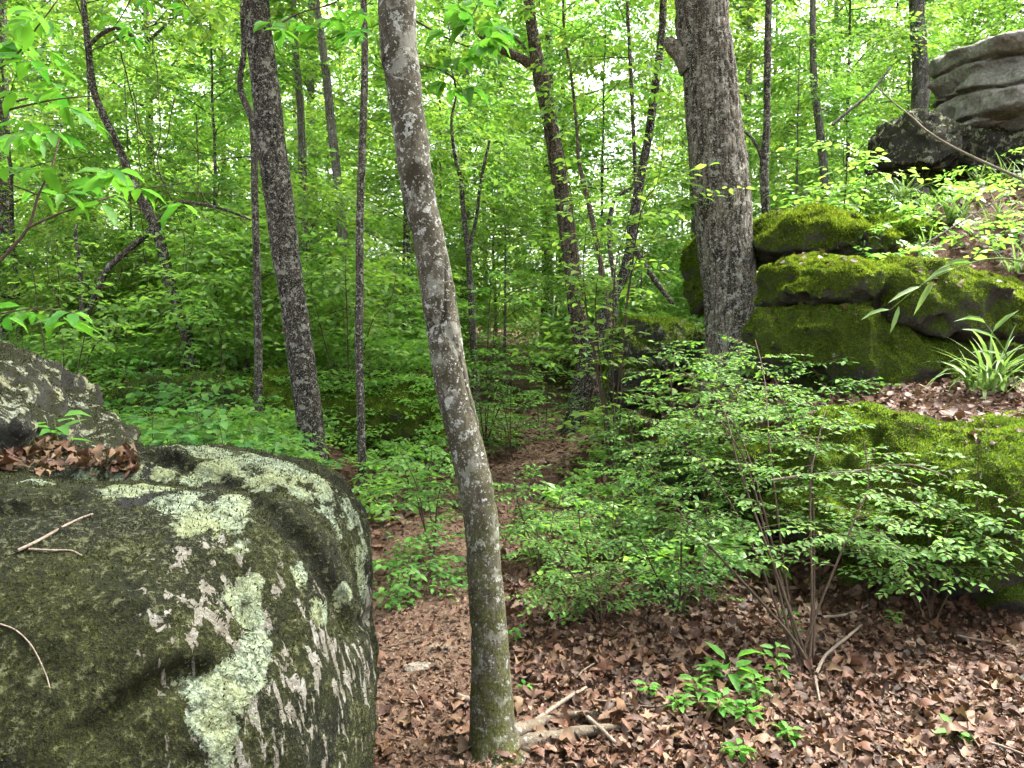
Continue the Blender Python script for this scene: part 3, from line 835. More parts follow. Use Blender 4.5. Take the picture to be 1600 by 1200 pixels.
def px_tree(name, label, pix, d, mat, seg=18, n=70, ext=(9, .6, .5), disp=None, dd=0.0, branches=(), crown=None, seed=1, group=None, cat='tree', leafmat=None, roots=()):
    r = np.random.default_rng(seed)
    pts, rad = trunk_px(pix, d, n, ext, dd)
    gh = float(ground_h(pts[:1, 0], pts[:1, 1])[0])
    if pts[0, 2] > gh - .1:
        k_ = max(2, int((pts[0, 2] - gh + .15) / .08)); up_ = unit((pts[0] - pts[2]) * np.array([1, 1, 0]) * .6 + np.array([0, 0, -1]) * np.linalg.norm(pts[0] - pts[2]))
        e_ = pts[0] + up_ * np.linspace(1, 0, k_, endpoint=False)[:, None] * (pts[0, 2] - gh + .15)
        pts = np.vstack([e_, pts]); rad = np.concatenate([rad[0] * np.linspace(1.25, 1, k_), rad])
    base = pts[0].copy()
    root = empty(name, base, label, cat, group)
    mbw, mbl = MB(), MB(); tube(mbw, pts, rad, seg, disp)
    for bp in branches:
        bx, br = trunk_px(bp, d + (bp[0][3] if len(bp[0]) > 3 else 0), 24) if len(bp[0]) == 3 else trunk_px([q_[:3] for q_ in bp], d, 24)
        mb = MB(); tube(mb, bx, br, 10, disp=(lambda p, r_: .06 * r_ * vnoise(p * 25, 3)))
        link('branch', mb.mesh('branch', mat, base), root)
    for rp in roots:
        mb = MB(); tube(mb, rp[0], rp[1], 12, disp=lambda p, r_: r_ * (.28 * vnoise(p * 18, 5) + .2 * vnoise(p * 50, 6)))
        link('root', mb.mesh('root', M_ROOT, base), root)
    if crown:
        z0, z1, radius, nb, nspr, leaf = crown
        zz = pts[:, 2]
        ax = lambda z: (np.interp(z, zz, pts[:, 0]), np.interp(z, zz, pts[:, 1]))
        canopy(mbw, mbl, pts[-1], rad[-1] * 2.2, z0, min(z1, zz.max()), radius, nb, nspr, leaf, r, axis=ax)
        link('crown', mbl.mesh('crown', leafmat or M_BG, base), root)
    me = mbw.mesh('trunk', mat, base)
    if hasattr(disp, 'furrow'):
        fv = np.zeros(len(me.vertices)); fl = disp.furrow.ravel(); fv[:len(fl)] = fl
        attr(me, 'furrow', fv)
    link('trunk', me, root)
    return root, pts, rad

# A: leaning slim tree in front
A_pix = [(779, 1192, 112), (774, 1168, 86), (770, 1130, 70), (768, 1090, 65), (765, 1000, 57), (757, 900, 54), (750, 800, 52), (729, 700, 54), (706, 600, 55), (691, 500, 52), (675, 400, 50), (655, 300, 52), (640, 200, 54), (627, 100, 54), (619, 0, 59)]
def a_disp(p, r):
    a = np.abs(vnoise(p * np.array([11, 11, .9]) + .4 * vnoise(p * 6, 31)[..., None], 2))
    a_disp.furrow = sstep(.13, .03, a) * sstep(-.55, .05, vnoise(p * np.array([3, 3, 2.0]), 12))
    return -.006 * a_disp.furrow + .003 * fbm(p * 30, 3, 5) + .005 * fbm(p * np.array([7, 7, 3]), 2, 7)
A0 = gpt(776, 1178)
dA = float((A0 - CAM) @ FW)
r1 = np.array([P(775, 1140, dA), P(803, 1166, dA - .01), gpt(850, 1170), gpt(905, 1160), gpt(960, 1148), gpt(1010, 1140)])
r1[2:, 2] += np.array([.036, .038, .028, .0])
r2 = np.array([P(790, 1150, dA), gpt(845, 1140) + (0, 0, .028), gpt(880, 1133) + (0, 0, .04), gpt(930, 1128) + (0, 0, .032), gpt(970, 1120) + (0, 0, .01)])
r3 = np.array([P(755, 1165, dA), gpt(735, 1188), gpt(715, 1205) - (0, 0, .02)])
px_tree('leaning_tree', 'slim grey leaning tree with pale lichen blotches rising from the path edge', A_pix, dA, M_BARK_SMOOTH, 96, 300, (8, .7, .8), a_disp, 0.15,
        crown=(5.5, 12, 3.4, 18, 380, .12), seed=3,
        roots=[(catmull(r1, 26), np.interp(np.linspace(0, 1, 26), [0, .25, .6, 1], [.044, .031, .019, .007])),
               (catmull(r2, 20), np.interp(np.linspace(0, 1, 20), [0, .4, 1], [.03, .014, .007])),
               (catmull(r3, 14), np.linspace(.035, .012, 14))])
# I: thick oak on the bank
I_pix = [(1152, 600, 112), (1150, 570, 100), (1148, 530, 90), (1144, 490, 86), (1138, 420, 84), (1131, 340, 87), (1124, 260, 87), (1117, 180, 85), (1107, 90, 83), (1097, 0, 82)]
px_tree('thick_tree', 'thick furrowed grey trunk with a knobbly stub on its left side', I_pix, 7.6, M_BARK_OAK, 180, 300, (9, .75, .5), bark_ridges(19, .022, .11, 3, .03),
        crown=(7.5, 15, 4.8, 24, 850, .14), seed=5, branches=[[(1080, 105, 42), (1064, 85, 30), (1050, 72, 24), (1043, 62, 17)]])
# B: left tall trunk
B_pix = [(497, 775, 60), (494, 755, 52), (490, 720, 44), (487, 690, 41), (476, 600, 41), (462, 500, 41), (447, 400, 41), (434, 300, 44), (421, 200, 43), (411, 100, 42), (400, 0, 40)]
px_tree('dark_tree', 'tall dark trunk with fine rough bark behind the lichened boulder', B_pix, 7.7, M_BARK_DARK, 84, 220, (9, .7, .6), bark_ridges(26, .009, .2, 13, .012),
        crown=(7.5, 15, 4.2, 22, 650, .13), seed=6)
px_tree('thin_tree', 'thin dark kinked stem just left of the tall dark trunk', [(404, 720, 15), (404, 600, 13), (403, 500, 13), (401, 400, 12), (398, 300, 11), (397, 230, 11), (393, 185, 11), (377, 145, 10), (376, 115, 9), (381, 80, 9), (378, 0, 7)],
        8.4, M_BARK_DARK, 10, 60, (3, .4, .6), None, crown=(4.5, 9, 1.8, 10, 130, .11), seed=8)
px_tree('thin_tree', 'slender straight stem between the tall dark trunk and the leaning tree', [(567, 775, 17), (566, 740, 14), (564, 650, 13), (561, 550, 13), (562, 450, 13), (562, 350, 12), (566, 230, 12), (570, 100, 11), (568, 0, 10)],
        7.3, M_BARK_DARK, 12, 70, (4, .4, .4), None, crown=(4.6, 9, 2.0, 12, 150, .11), seed=9)
px_tree('crooked_tree', 'crooked dark tree with low bent limbs at far left', [(292, 525, 19), (282, 495, 18), (268, 450, 17), (257, 405, 16), (245, 360, 17), (228, 325, 15), (210, 295, 14), (190, 240, 12), (162, 180, 12), (146, 140, 11), (139, 85, 10), (130, 0, 9)],
        10.5, M_BARK_DARK, 14, 80, (3, .4, .6), bark_ridges(30, .006, .3, 15, .006), crown=(5.0, 10, 2.4, 14, 220, .12), seed=10,
        branches=[[(242, 352, 11), (222, 372, 10), (195, 395, 10), (168, 420, 10), (150, 458, 9), (132, 500, 8)], [(240, 352, 8), (258, 335, 7), (278, 316, 6), (330, 322, 5), (372, 335, 4), (395, 345, 3)],
                  [(141, 70, 6), (160, 52, 6), (184, 44, 5), (205, 56, 5), (222, 68, 5), (250, 47, 4), (278, 22, 3)], [(128, 500, 8), (128, 470, 7), (125, 420, 6), (118, 370, 5), (120, 350, 3)]])
px_tree('forked_tree', 'red-brown trunk with a bare side limb beside the path', [(937, 672, 38), (933, 650, 31), (925, 610, 28), (915, 575, 27), (904, 500, 27), (894, 420, 27), (885, 350, 26), (874, 280, 25), (861, 200, 24), (847, 130, 25), (837, 80, 21), (826, 0, 18)],
        12.3, M_BARK_RED, 48, 150, (5, .6, .6), bark_ridges(20, .012, .25, 21, .02), crown=(9.0, 15, 3.2, 16, 330, .14), seed=11,
        branches=[[(838, 107, 18), (815, 92, 15), (790, 80, 14), (760, 62, 12), (742, 42, 10), (727, 20, 8)]])
px_tree('curved_tree', 'dark curved trunk with a leaning prop limb right of the path', [(932, 520, 26), (942, 500, 22), (956, 470, 19), (972, 435, 18), (983, 395, 17), (988, 355, 15), (997, 300, 14), (1012, 220, 13), (1022, 150, 13), (1033, 60, 12), (1037, 0, 11)],
        11.2, M_BARK_DARK, 16, 80, (5, .5, .6), bark_ridges(30, .006, .3, 25, .01), crown=(8.5, 14, 2.6, 12, 220, .13), seed=12,
        branches=[[(984, 378, 10), (1000, 402, 9), (1018, 430, 9), (1036, 455, 8), (1052, 476, 7)]])
px_tree('thin_tree', 'thin stem just left of the curved trunk by the path', [(952, 500, 9), (948, 470, 9), (940, 420, 8), (930, 365, 8), (918, 310, 8), (905, 255, 6), (902, 210, 5)], 10.9, M_BARK_RED, 8, 40, (3, .5, .4), None, crown=(4, 7, 1.4, 8, 80, .12), seed=13)
px_tree('thin_tree', 'thin dark stem with a knee left of the thick furrowed trunk', [(962, 480, 7), (960, 440, 7), (953, 390, 7), (952, 350, 7), (962, 310, 6), (990, 290, 6), (992, 260, 6), (989, 190, 6), (985, 100, 6), (980, 0, 5)], 10.2, M_BARK_DARK, 8, 50, (3, .5, .4), None, crown=(4.5, 9, 1.8, 10, 110, .12), seed=14)
px_tree('thin_tree', 'dark slender trunk right of the thick furrowed trunk', [(1205, 470, 17), (1203, 430, 15), (1199, 380, 13), (1196, 320, 13), (1194, 260, 14), (1198, 200, 11), (1199, 120, 11), (1200, 60, 11), (1201, 0, 10)], 8.6, M_BARK_DARK, 12, 60, (4, .5, .4), None, crown=(6.0, 10, 2.0, 12, 150, .12), seed=15,
        branches=[[(1195, 262, 8), (1186, 235, 6), (1174, 215, 5), (1163, 205, 4)]])
px_tree('grey_tree', 'grey trunk standing behind the upper right outcrop', [(1436, 240, 26), (1436, 190, 25), (1440, 130, 26), (1437, 90, 23), (1434, 40, 23), (1433, 0, 22)], 14.5, M_BARK_GREY, 20, 60, (7, .7, .4), bark_ridges(24, .012, .25, 27, .02), crown=(9.5, 16, 3.2, 14, 320, .15), seed=16)
px_tree('grey_tree', 'distant grey trunk seen left of the slender straight stem', [(556, 520, 17), (549, 470, 16), (540, 400, 15), (531, 320, 14), (524, 250, 14), (516, 180, 14), (509, 110, 13), (498, 30, 11), (494, 0, 11)], 12.8, M_BARK_GREY, 14, 50, (6, .6, .4), None, crown=(8, 18, 3.2, 16, 420, .15), seed=17)
px_tree('grey_tree', 'faint grey trunk partly hidden above the slope at right centre', [(1290, 300, 13), (1285, 240, 13), (1278, 180, 12), (1272, 130, 11), (1270, 60, 10), (1270, 0, 9)], 13, M_BARK_GREY, 12, 40, (5, .6, .4), None, crown=(8, 18, 3.0, 14, 380, .15), seed=18)
px_tree('grey_tree', 'pale grey trunk peeping out behind the thick furrowed trunk', [(1093, 520, 15), (1088, 400, 13), (1084, 300, 12), (1080, 200, 12), (1076, 100, 11), (1074, 0, 10)], 16, M_BARK_GREY, 12, 40, (5, .6, .4), None, crown=(9, 17, 3.0, 14, 380, .15), seed=19)
px_tree('grey_tree', 'far grey trunk between the tall dark trunk and the slender stem', [(478, 520, 13), (474, 380, 13), (472, 250, 12), (469, 160, 12), (462, 90, 11), (458, 0, 9)], 13.5, M_BARK_GREY, 12, 40, (6, .6, .4), None, crown=(9, 20, 3.2, 16, 420, .15), seed=20)
px_tree('grey_tree', 'dark trunk just entering at the upper left edge', [(12, 520, 20), (10, 380, 19), (7, 250, 18), (4, 130, 17), (1, 0, 16)], 14, M_BARK_DARK, 14, 40, (5, .6, .4), None, crown=(8, 15, 3.0, 14, 320, .14), seed=22)
px_tree('forked_sapling', 'small dark forked sapling right of the leaning tree', [(735, 445, 10), (733, 420, 9), (731, 390, 9), (724, 330, 8), (720, 280, 7), (712, 250, 6), (705, 190, 4)], 13, M_BARK_DARK, 8, 40, (2, .4, .3), None, crown=(4, 8, 1.6, 10, 120, .12), seed=23,
        branches=[[(732, 405, 7), (738, 370, 6), (745, 335, 5), (752, 280, 5), (765, 220, 4)]])
px_tree('thin_tree', 'thin dark stem half behind the leaning tree, left side', [(647, 545, 9), (643, 480, 8), (641, 420, 8), (637, 370, 7), (632, 300, 7), (626, 220, 6)], 14, M_BARK_DARK, 8, 40, (3, .5, .3), None, crown=(4.5, 9, 1.8, 10, 130, .12), seed=24)

# ------------------------------------------------------------------ repeated background trees
def make_tree(name, label, cat, group, H, r0, z0, radius, nb, nspr, leaf, seed, bark, lm, k=11, lean=.06):
    r = np.random.default_rng(seed)
    root = empty(name, (0, 0, 0), label, cat, group)
    n = 14
    t = np.linspace(0, 1, n)
    wob = np.cumsum(r.normal(0, lean, (n, 2)), 0) * (H / n) * .6
    pts = np.c_[wob, t * H - .3]
    rad = r0 * (1 - .88 * t ** .9) * (1 + .5 * np.exp(-t * 30))
    mbw, mbl = MB(), MB()
    tube(mbw, pts, rad, 9)
    ax = lambda z: (np.interp(z, pts[:, 2], pts[:, 0]), np.interp(z, pts[:, 2], pts[:, 1]))
    canopy(mbw, mbl, pts[-1], r0, z0, H * .98, radius, nb, nspr, leaf, r, k=k, axis=ax)
    link('trunk', mbw.mesh('trunk', bark), root)
    link('crown', mbl.mesh('crown', lm), root)
    return root

def copy_tree(o, loc, rz, s):
    c = o.copy(); col.objects.link(c)
    c.location = loc; c.rotation_euler = (0, 0, rz); c.scale = (s, s, s)
    for ch in o.children:
        d = ch.copy(); col.objects.link(d); d.parent = c
    return c

UG, UL = 'understory trees behind the path', 'slender leafy understory tree in the green thicket behind the path'
TG, TL = 'tall background trees', 'tall leafy tree rising in the background wood'
und = [make_tree('understory_tree', UL, 'tree', UG, h, .03 + .003 * h, z0, rr, nb, ns, lf, sd_, bk, M_MID if i % 2 else M_BG)
       for i, (h, z0, rr, nb, ns, lf, sd_, bk) in enumerate([(7.5, .6, 2.1, 30, 760, .105, 31, M_BARK_DARK), (6.0, .4, 2.0, 26, 640, .11, 32, M_BARK_GREY), (9.0, .8, 2.4, 34, 900, .11, 33, M_BARK_DARK), (4.5, .3, 1.7, 22, 480, .10, 34, M_BARK_RED)])]
BG_, BL_ = 'bushes in the thicket', 'leafy bush filling the thicket beneath the background trees'
bush = [make_tree('thicket_bush', BL_, 'bush', BG_, h, .02, .12, rr, nb, ns, .09, sd_, M_BARK_DARK, M_MID if i else M_BG) for i, (h, rr, nb, ns, sd_) in enumerate([(2.4, 1.4, 16, 420, 35), (1.7, 1.2, 14, 320, 36)])]
tall = [make_tree('tall_tree', TL, 'tree', TG, h, .16, z0, rr, nb, ns, lf, sd_, bk, M_BG, 11, .05)
        for (h, z0, rr, nb, ns, lf, sd_, bk) in [(20, 2.5, 3.4, 48, 1250, .16, 41, M_BARK_GREY), (23, 3.5, 3.8, 50, 1350, .17, 42, M_BARK_DARK), (17, 1.5, 3.2, 44, 1150, .15, 43, M_BARK_GREY)]]
placed = []
def place(protos, spots, used):
    for i, (x, y, s) in enumerate(spots):
        k = i % len(protos)
        loc = onground(x, y)
        rz = rng.uniform(0, 6.28)
        if k not in used:
            o = protos[k]; used.add(k)
            o.location = loc; o.rotation_euler = (0, 0, rz); o.scale = (s, s, s)
        else:
            copy_tree(protos[k], loc, rz, s)
spots = []
for (px, d, s) in [(60, 12.5, .9), (205, 14, 1), (330, 13, .8), (430, 15, 1), (610, 14.5, .9), (790, 16, .9), (700, 18, 1.1), (1000, 15, .9), (1100, 17, 1), (1240, 13.5, .8), (1330, 16, 1), (1480, 17, 1), (1600, 16, 1),
                   (-60, 15, 1), (130, 18, 1.1), (280, 19, 1.1), (520, 20, 1.1), (860, 21, 1.1), (960, 19, 1), (1180, 20, 1.1), (1400, 21, 1.1), (640, 22, 1.1), (390, 23, 1.2), (20, 21, 1.1), (770, 25, 1.2), (1060, 24, 1.2), (1550, 23, 1.2), (1280, 25, 1.2)]:
    p = P(px, 500, d); spots.append((p[0] + rng.normal(0, .3), p[1], s * rng.uniform(.9, 1.1)))
place(und, spots, set())
spots = []
for row, (d, n, x0, x1) in enumerate([(11.8, 7, 60, 760), (14.5, 8, -60, 1660), (19, 10, -120, 1700), (26, 12, -150, 1750)]):
    for i in range(n):
        px = x0 + (x1 - x0) * (i + .5 + rng.uniform(-.35, .35)) / n
        p = P(px, 500, d + rng.uniform(-1.5, 2)); q_ = np.array([p[0], p[1]])
        if path_d(q_[:1], q_[1:])[0] < 1.3: continue
        spots.append((p[0], p[1], rng.uniform(.85, 1.3)))
place(bush, spots, set())
spots = []
for row, (d, n, x0, x1) in enumerate([(24, 8, -150, 1750), (31, 10, -200, 1800), (39, 12, -250, 1850)]):
    for i in range(n):
        px = x0 + (x1 - x0) * (i + .5 + rng.uniform(-.3, .3)) / n
        dd = d + rng.uniform(-2.5, 2.5)
        if abs(px - 955) < 75: continue
        p = P(px, 500, dd); spots.append((p[0], p[1], rng.uniform(.9, 1.15)))
place(tall, spots, set())

# far wood: reads as one mass
mb = MB(); r = np.random.default_rng(77)
N = 30000
d = r.uniform(46, 72, N); px = r.uniform(-500, 2100, N)
zz = 27 * r.random(N) ** 1.5
X = (px - 800) / F * d; Y = d
gz = ground_h(X, Y)
den = fbm(np.c_[X * .22, Y * .05, zz * .25], 3, 61)
keep = den > -.22 + .3 * (zz > 17)
keep &= ~((np.abs(px - 955) < 62) & (zz > 12)) & ~((np.abs(px - 330) < 40) & (zz > 17))
org = np.c_[X, Y, gz + zz][keep]
th = r.uniform(0, 6.28, len(org))
sprays(mb, org, np.c_[np.cos(th), np.sin(th), r.normal(0, .3, len(org))], r.uniform(.9, 1.8, len(org)), .42, 7, T_RHOMB, r, .5)
far = link('far_wood', mb.mesh('far_wood', M_BG))
tag(far, 'distant mass of bright green foliage closing off the view', 'wood', kind='stuff')

# ------------------------------------------------------------------ low ground cover
mb = MB(); r = np.random.default_rng(78)
O = []
for n, (x0, x1, d0, d1) in ((2400, (0, 700, 9.8, 16)), (2600, (40, 480, 5.0, 10.5)), (900, (600, 1000, 8.5, 17)), (2600, (-100, 1700, 15, 45)), (260, (560, 760, 4.6, 8.5)), (480, (1200, 1640, 6.8, 13)), (350, (760, 1180, 4.2, 9))):
    px = r.uniform(x0, x1, n); d = d0 + (d1 - d0) * r.random(n) ** 1.2
    X = (px - 800) / F * d; Y = d.copy()
    ok = path_d(X, Y) > .55
    O.append(np.c_[X, Y][ok])
O = np.vstack(O)
den = fbm(np.c_[O * .55, np.zeros(len(O))], 3, 91)
O = O[den > np.where((O[:, 0] < -.8) & (O[:, 1] > 5), -.6, -.12)]
gz = ground_h(O[:, 0], O[:, 1])
n = len(O)
hgt = r.uniform(.05, .5, n) * np.clip(O[:, 1] / 12, .5, 1.6)
th = r.uniform(0, 6.28, n)
nb_ = 420
pxb = r.uniform(380, 700, nb_); pyb = 590 + 130 * r.random(nb_) ** 1.6
bank = np.array([P(a_, b_, 8.75 + .7 * (720 - b_) / 130 - .35) for a_, b_ in zip(pxb, pyb)])
bth = r.uniform(0, 6.28, nb_)
sprays(mb, bank, np.c_[np.cos(bth), np.sin(bth), r.normal(.1, .2, nb_)], r.uniform(.16, .34, nb_), .06, 13, T_RHOMB, r)
sprays(mb, np.c_[O, gz + hgt], np.c_[np.cos(th), np.sin(th), r.normal(.1, .2, n)], r.uniform(.25, .45, n) * np.clip(O[:, 1] / 11, .7, 2), .075, 13, T_RHOMB, r)
gc = link('undergrowth', mb.mesh('undergrowth', M_MID))
tag(gc, 'low green leafy ground cover carpeting the forest floor', 'undergrowth', kind='stuff')

# ------------------------------------------------------------------ leaf litter
def litter_template(seed):
    r = np.random.default_rng(seed)
    us = np.array([-.12, 0, .2, .38, .55, .74, 1.0])
    hw = [np.array([.012, .03, .24, .34, .32, .2, .01]), np.array([.012, .03, .30, .13, .34, .17, .06]), np.array([.012, .05, .2, .27, .25, .17, .01]), np.array([.012, .04, .16, .36, .16, .26, .02])][seed % 4]
    V = []
    curl = r.uniform(-.8, 1.6); bend = r.normal(0, .7); tw = r.normal(0, .6)
    for i, (u, hh) in enumerate(zip(us, hw)):
        for v in (-1, 0, 1):
            yy = v * hh * r.uniform(.65, 1.25)
            V.append([u - .5 + (r.normal(0, .03) if v else 0), yy, curl * yy * yy * 1.8 + bend * ((u - .5) ** 2 - .12) + tw * (u - .5) * yy + r.normal(0, .045) * abs(v)])
    q = []
    for i in range(6):
        for j in range(2):
            a = i * 3 + j; q.append([a, a + 1, a + 4, a + 3])
    return np.array(V), np.array(q), np.zeros((0, 3), int)
LT = [litter_template(i) for i in range(16)]
def litter_small(seed):
    r = np.random.default_rng(seed + 500); b_ = r.normal(0, .5); c_ = r.uniform(-.4, .8)
    V = np.array([[-.5, 0, b_ * .15], [-.12, -.3, c_ * .18], [-.1, 0, -.02], [-.12, .3, c_ * .18], [.22, -.24, c_ * .15], [.2, 0, 0], [.22, .24, c_ * .15], [.5, 0, b_ * .2]])
    V[:, 2] += r.normal(0, .04, 8)
    return V, np.array([[1, 4, 5, 2], [2, 5, 6, 3]]), np.array([[0, 1, 2], [0, 2, 3], [4, 7, 5], [5, 7, 6]])
LS = [litter_small(i) for i in range(10)]

def surf_normal(X, Y):
    e = .05
    return unit(np.stack([-(ground_h(X + e, Y) - ground_h(X - e, Y)) / (2 * e), -(ground_h(X, Y + e) - ground_h(X, Y - e)) / (2 * e), np.ones_like(X)], -1))

r = np.random.default_rng(5)
mb = MB()
def litter_at(X, Y, L, lift, tilt, z=None, nrm=None):
    n = len(X)
    z = ground_h(X, Y) if z is None else z
    nn = surf_normal(X, Y) if nrm is None else nrm
    nn = unit(nn + r.normal(0, tilt, (n, 3)))
    ax = unit(np.cross(nn, r.normal(size=(n, 3))))
    pos = np.c_[X, Y, z + r.uniform(.2, 1, n) * lift]
    near = (Y < 4.6) & (L > .03)
    for TT, sel in ((LT, near), (LS, ~near)):
        wh = np.where(sel, r.integers(0, len(TT), n), -1)
        for v in range(len(TT)):
            m = wh == v
            leaves(mb, pos[m], ax[m], nn[m], L[m], L[m] * r.uniform(.7, 1.25, m.sum()), TT[v])
N = 52000
d = np.exp(r.uniform(math.log(1.9), math.log(24), N)); px = r.uniform(-250, 1850, N)
X = (px - 800) / F * d; Y = d
pd = path_d(X, Y)
keep = (pd > .40 + r.normal(0, .12, N)) | (r.random(N) < np.where(Y < 6, .10, .35)) | (Y < 2.5)
X, Y = X[keep], Y[keep]
L = (.02 + .075 * r.random(len(X)) ** 1.7) * np.clip(.75 + Y / 14, .8, 1.6) * np.where(path_d(X, Y) < .4, .6, 1)
litter_at(X, Y, L, .035, .4)
N = 16000                                     # small torn bits between the leaves
d = np.exp(r.uniform(math.log(1.9), math.log(7), N)); px = r.uniform(450, 1750, N)
litter_at((px - 800) / F * d, d, r.uniform(.012, .03, N), .05, .6)
# crushed fragments, mostly on the path
N = 12000
d = np.exp(r.uniform(math.log(2.0), math.log(17), N)); tpos = np.interp(d, pc[:, 1], pc[:, 0])
X = tpos + r.normal(0, .35, N); Y = d
litter_at(X, Y, r.uniform(.012, .04, N) * np.clip(Y / 5, 1, 2.2), .014, .3)
for V_, N_ in ROCKLIT:
    litter_at(V_[:, 0], V_[:, 1], r.uniform(.03, .07, len(V_)), .02, .35, V_[:, 2], N_)
lit = link('leaf_litter', mb.mesh('leaf_litter', M_LITTER))
tag(lit, 'dry brown fallen leaves carpeting the ground', 'leaf litter', kind='stuff')

# the nearest, largest fallen leaves one by one
lit_me = [mk_mesh('fallen_leaf', LT[i][0], [LT[i][1]], M_LITTERP) for i in range(16)]
def place_obj(name, me, pos, axis, nrm, L, Wd, parent):
    a = unit(axis); s = unit(np.cross(nrm, a)); u = np.cross(a, s)
    o = bpy.data.objects.new(name, me); col.objects.link(o)
    M = Matrix(((a[0] * L, s[0] * Wd, u[0] * L, pos[0]), (a[1] * L, s[1] * Wd, u[1] * L, pos[1]), (a[2] * L, s[2] * Wd, u[2] * L, pos[2]), (0, 0, 0, 1)))
    o.parent = parent
    if parent is not None:
        M = Matrix.Translation(-parent.location) @ M
    o.matrix_basis = M
    return o
cnt = 0
while cnt < 290:
    px_, py_ = r.uniform(590, 1600), 900 + 300 * r.random() ** .7
    if 735 < px_ < 800: continue
    g = gpt(px_, py_)
    if path_d(g[:1], g[1:2])[0] < .3 and py_ < 1080 and r.random() < .8: continue
    if g[2] > .3: continue
    nn = unit(np.array([0, 0, 1.0]) + r.normal(0, .33, 3)); ax = unit(np.cross(nn, r.normal(size=3)))
    L_ = r.uniform(.055, .105)
    place_obj('fallen_leaf', lit_me[cnt % 16], g + (0, 0, r.uniform(.025, .045)), ax, nn, L_, L_ * r.uniform(.7, 1.0), ground)
    cnt += 1

# leaf pile lodged on top of the boulder: a thing of its own
pile = empty('leaf_pile', (-1.6, 2.6, 1.05), 'drift of dry brown leaves caught on top of the lichened boulder', 'leaf litter')
cnt = 0
for _ in range(400):
    t_ = r.random()
    px_, py_ = r.uniform(-30, 215), 0
    py_ = r.uniform(693, 742) if px_ < 120 else r.uniform(708, 742)
    q_ = trace(HERO, px_, py_)
    if q_ is None: continue
    nn = unit(np.array([0, 0, 1.0]) + r.normal(0, .4, 3)); ax = unit(np.cross(nn, r.normal(size=3)))
    L_ = r.uniform(.03, .075)
    place_obj('leaf', lit_me[cnt % 16], q_ + (0, 0, r.uniform(.004, .03)), ax, nn, L_, L_ * .8, pile)
    cnt += 1
    if cnt >= 170: break

# ------------------------------------------------------------------ shrubs
leaf_me = {}
def leaf_obj_mesh(mat, asp=.5):
    key = (mat.name, asp)
    if key not in leaf_me:
        out = []
        for i in range(3):
            V = T_LEAF[0].copy(); V[:, 2] *= (.7, 1.2, 1.8)[i]; V[3, 1] += (.0, .06, -.06)[i]
            out.append(mk_mesh('leaf', V, [T_LEAF[1], T_LEAF[2]], mat))
        leaf_me[key] = out
    return leaf_me[key]

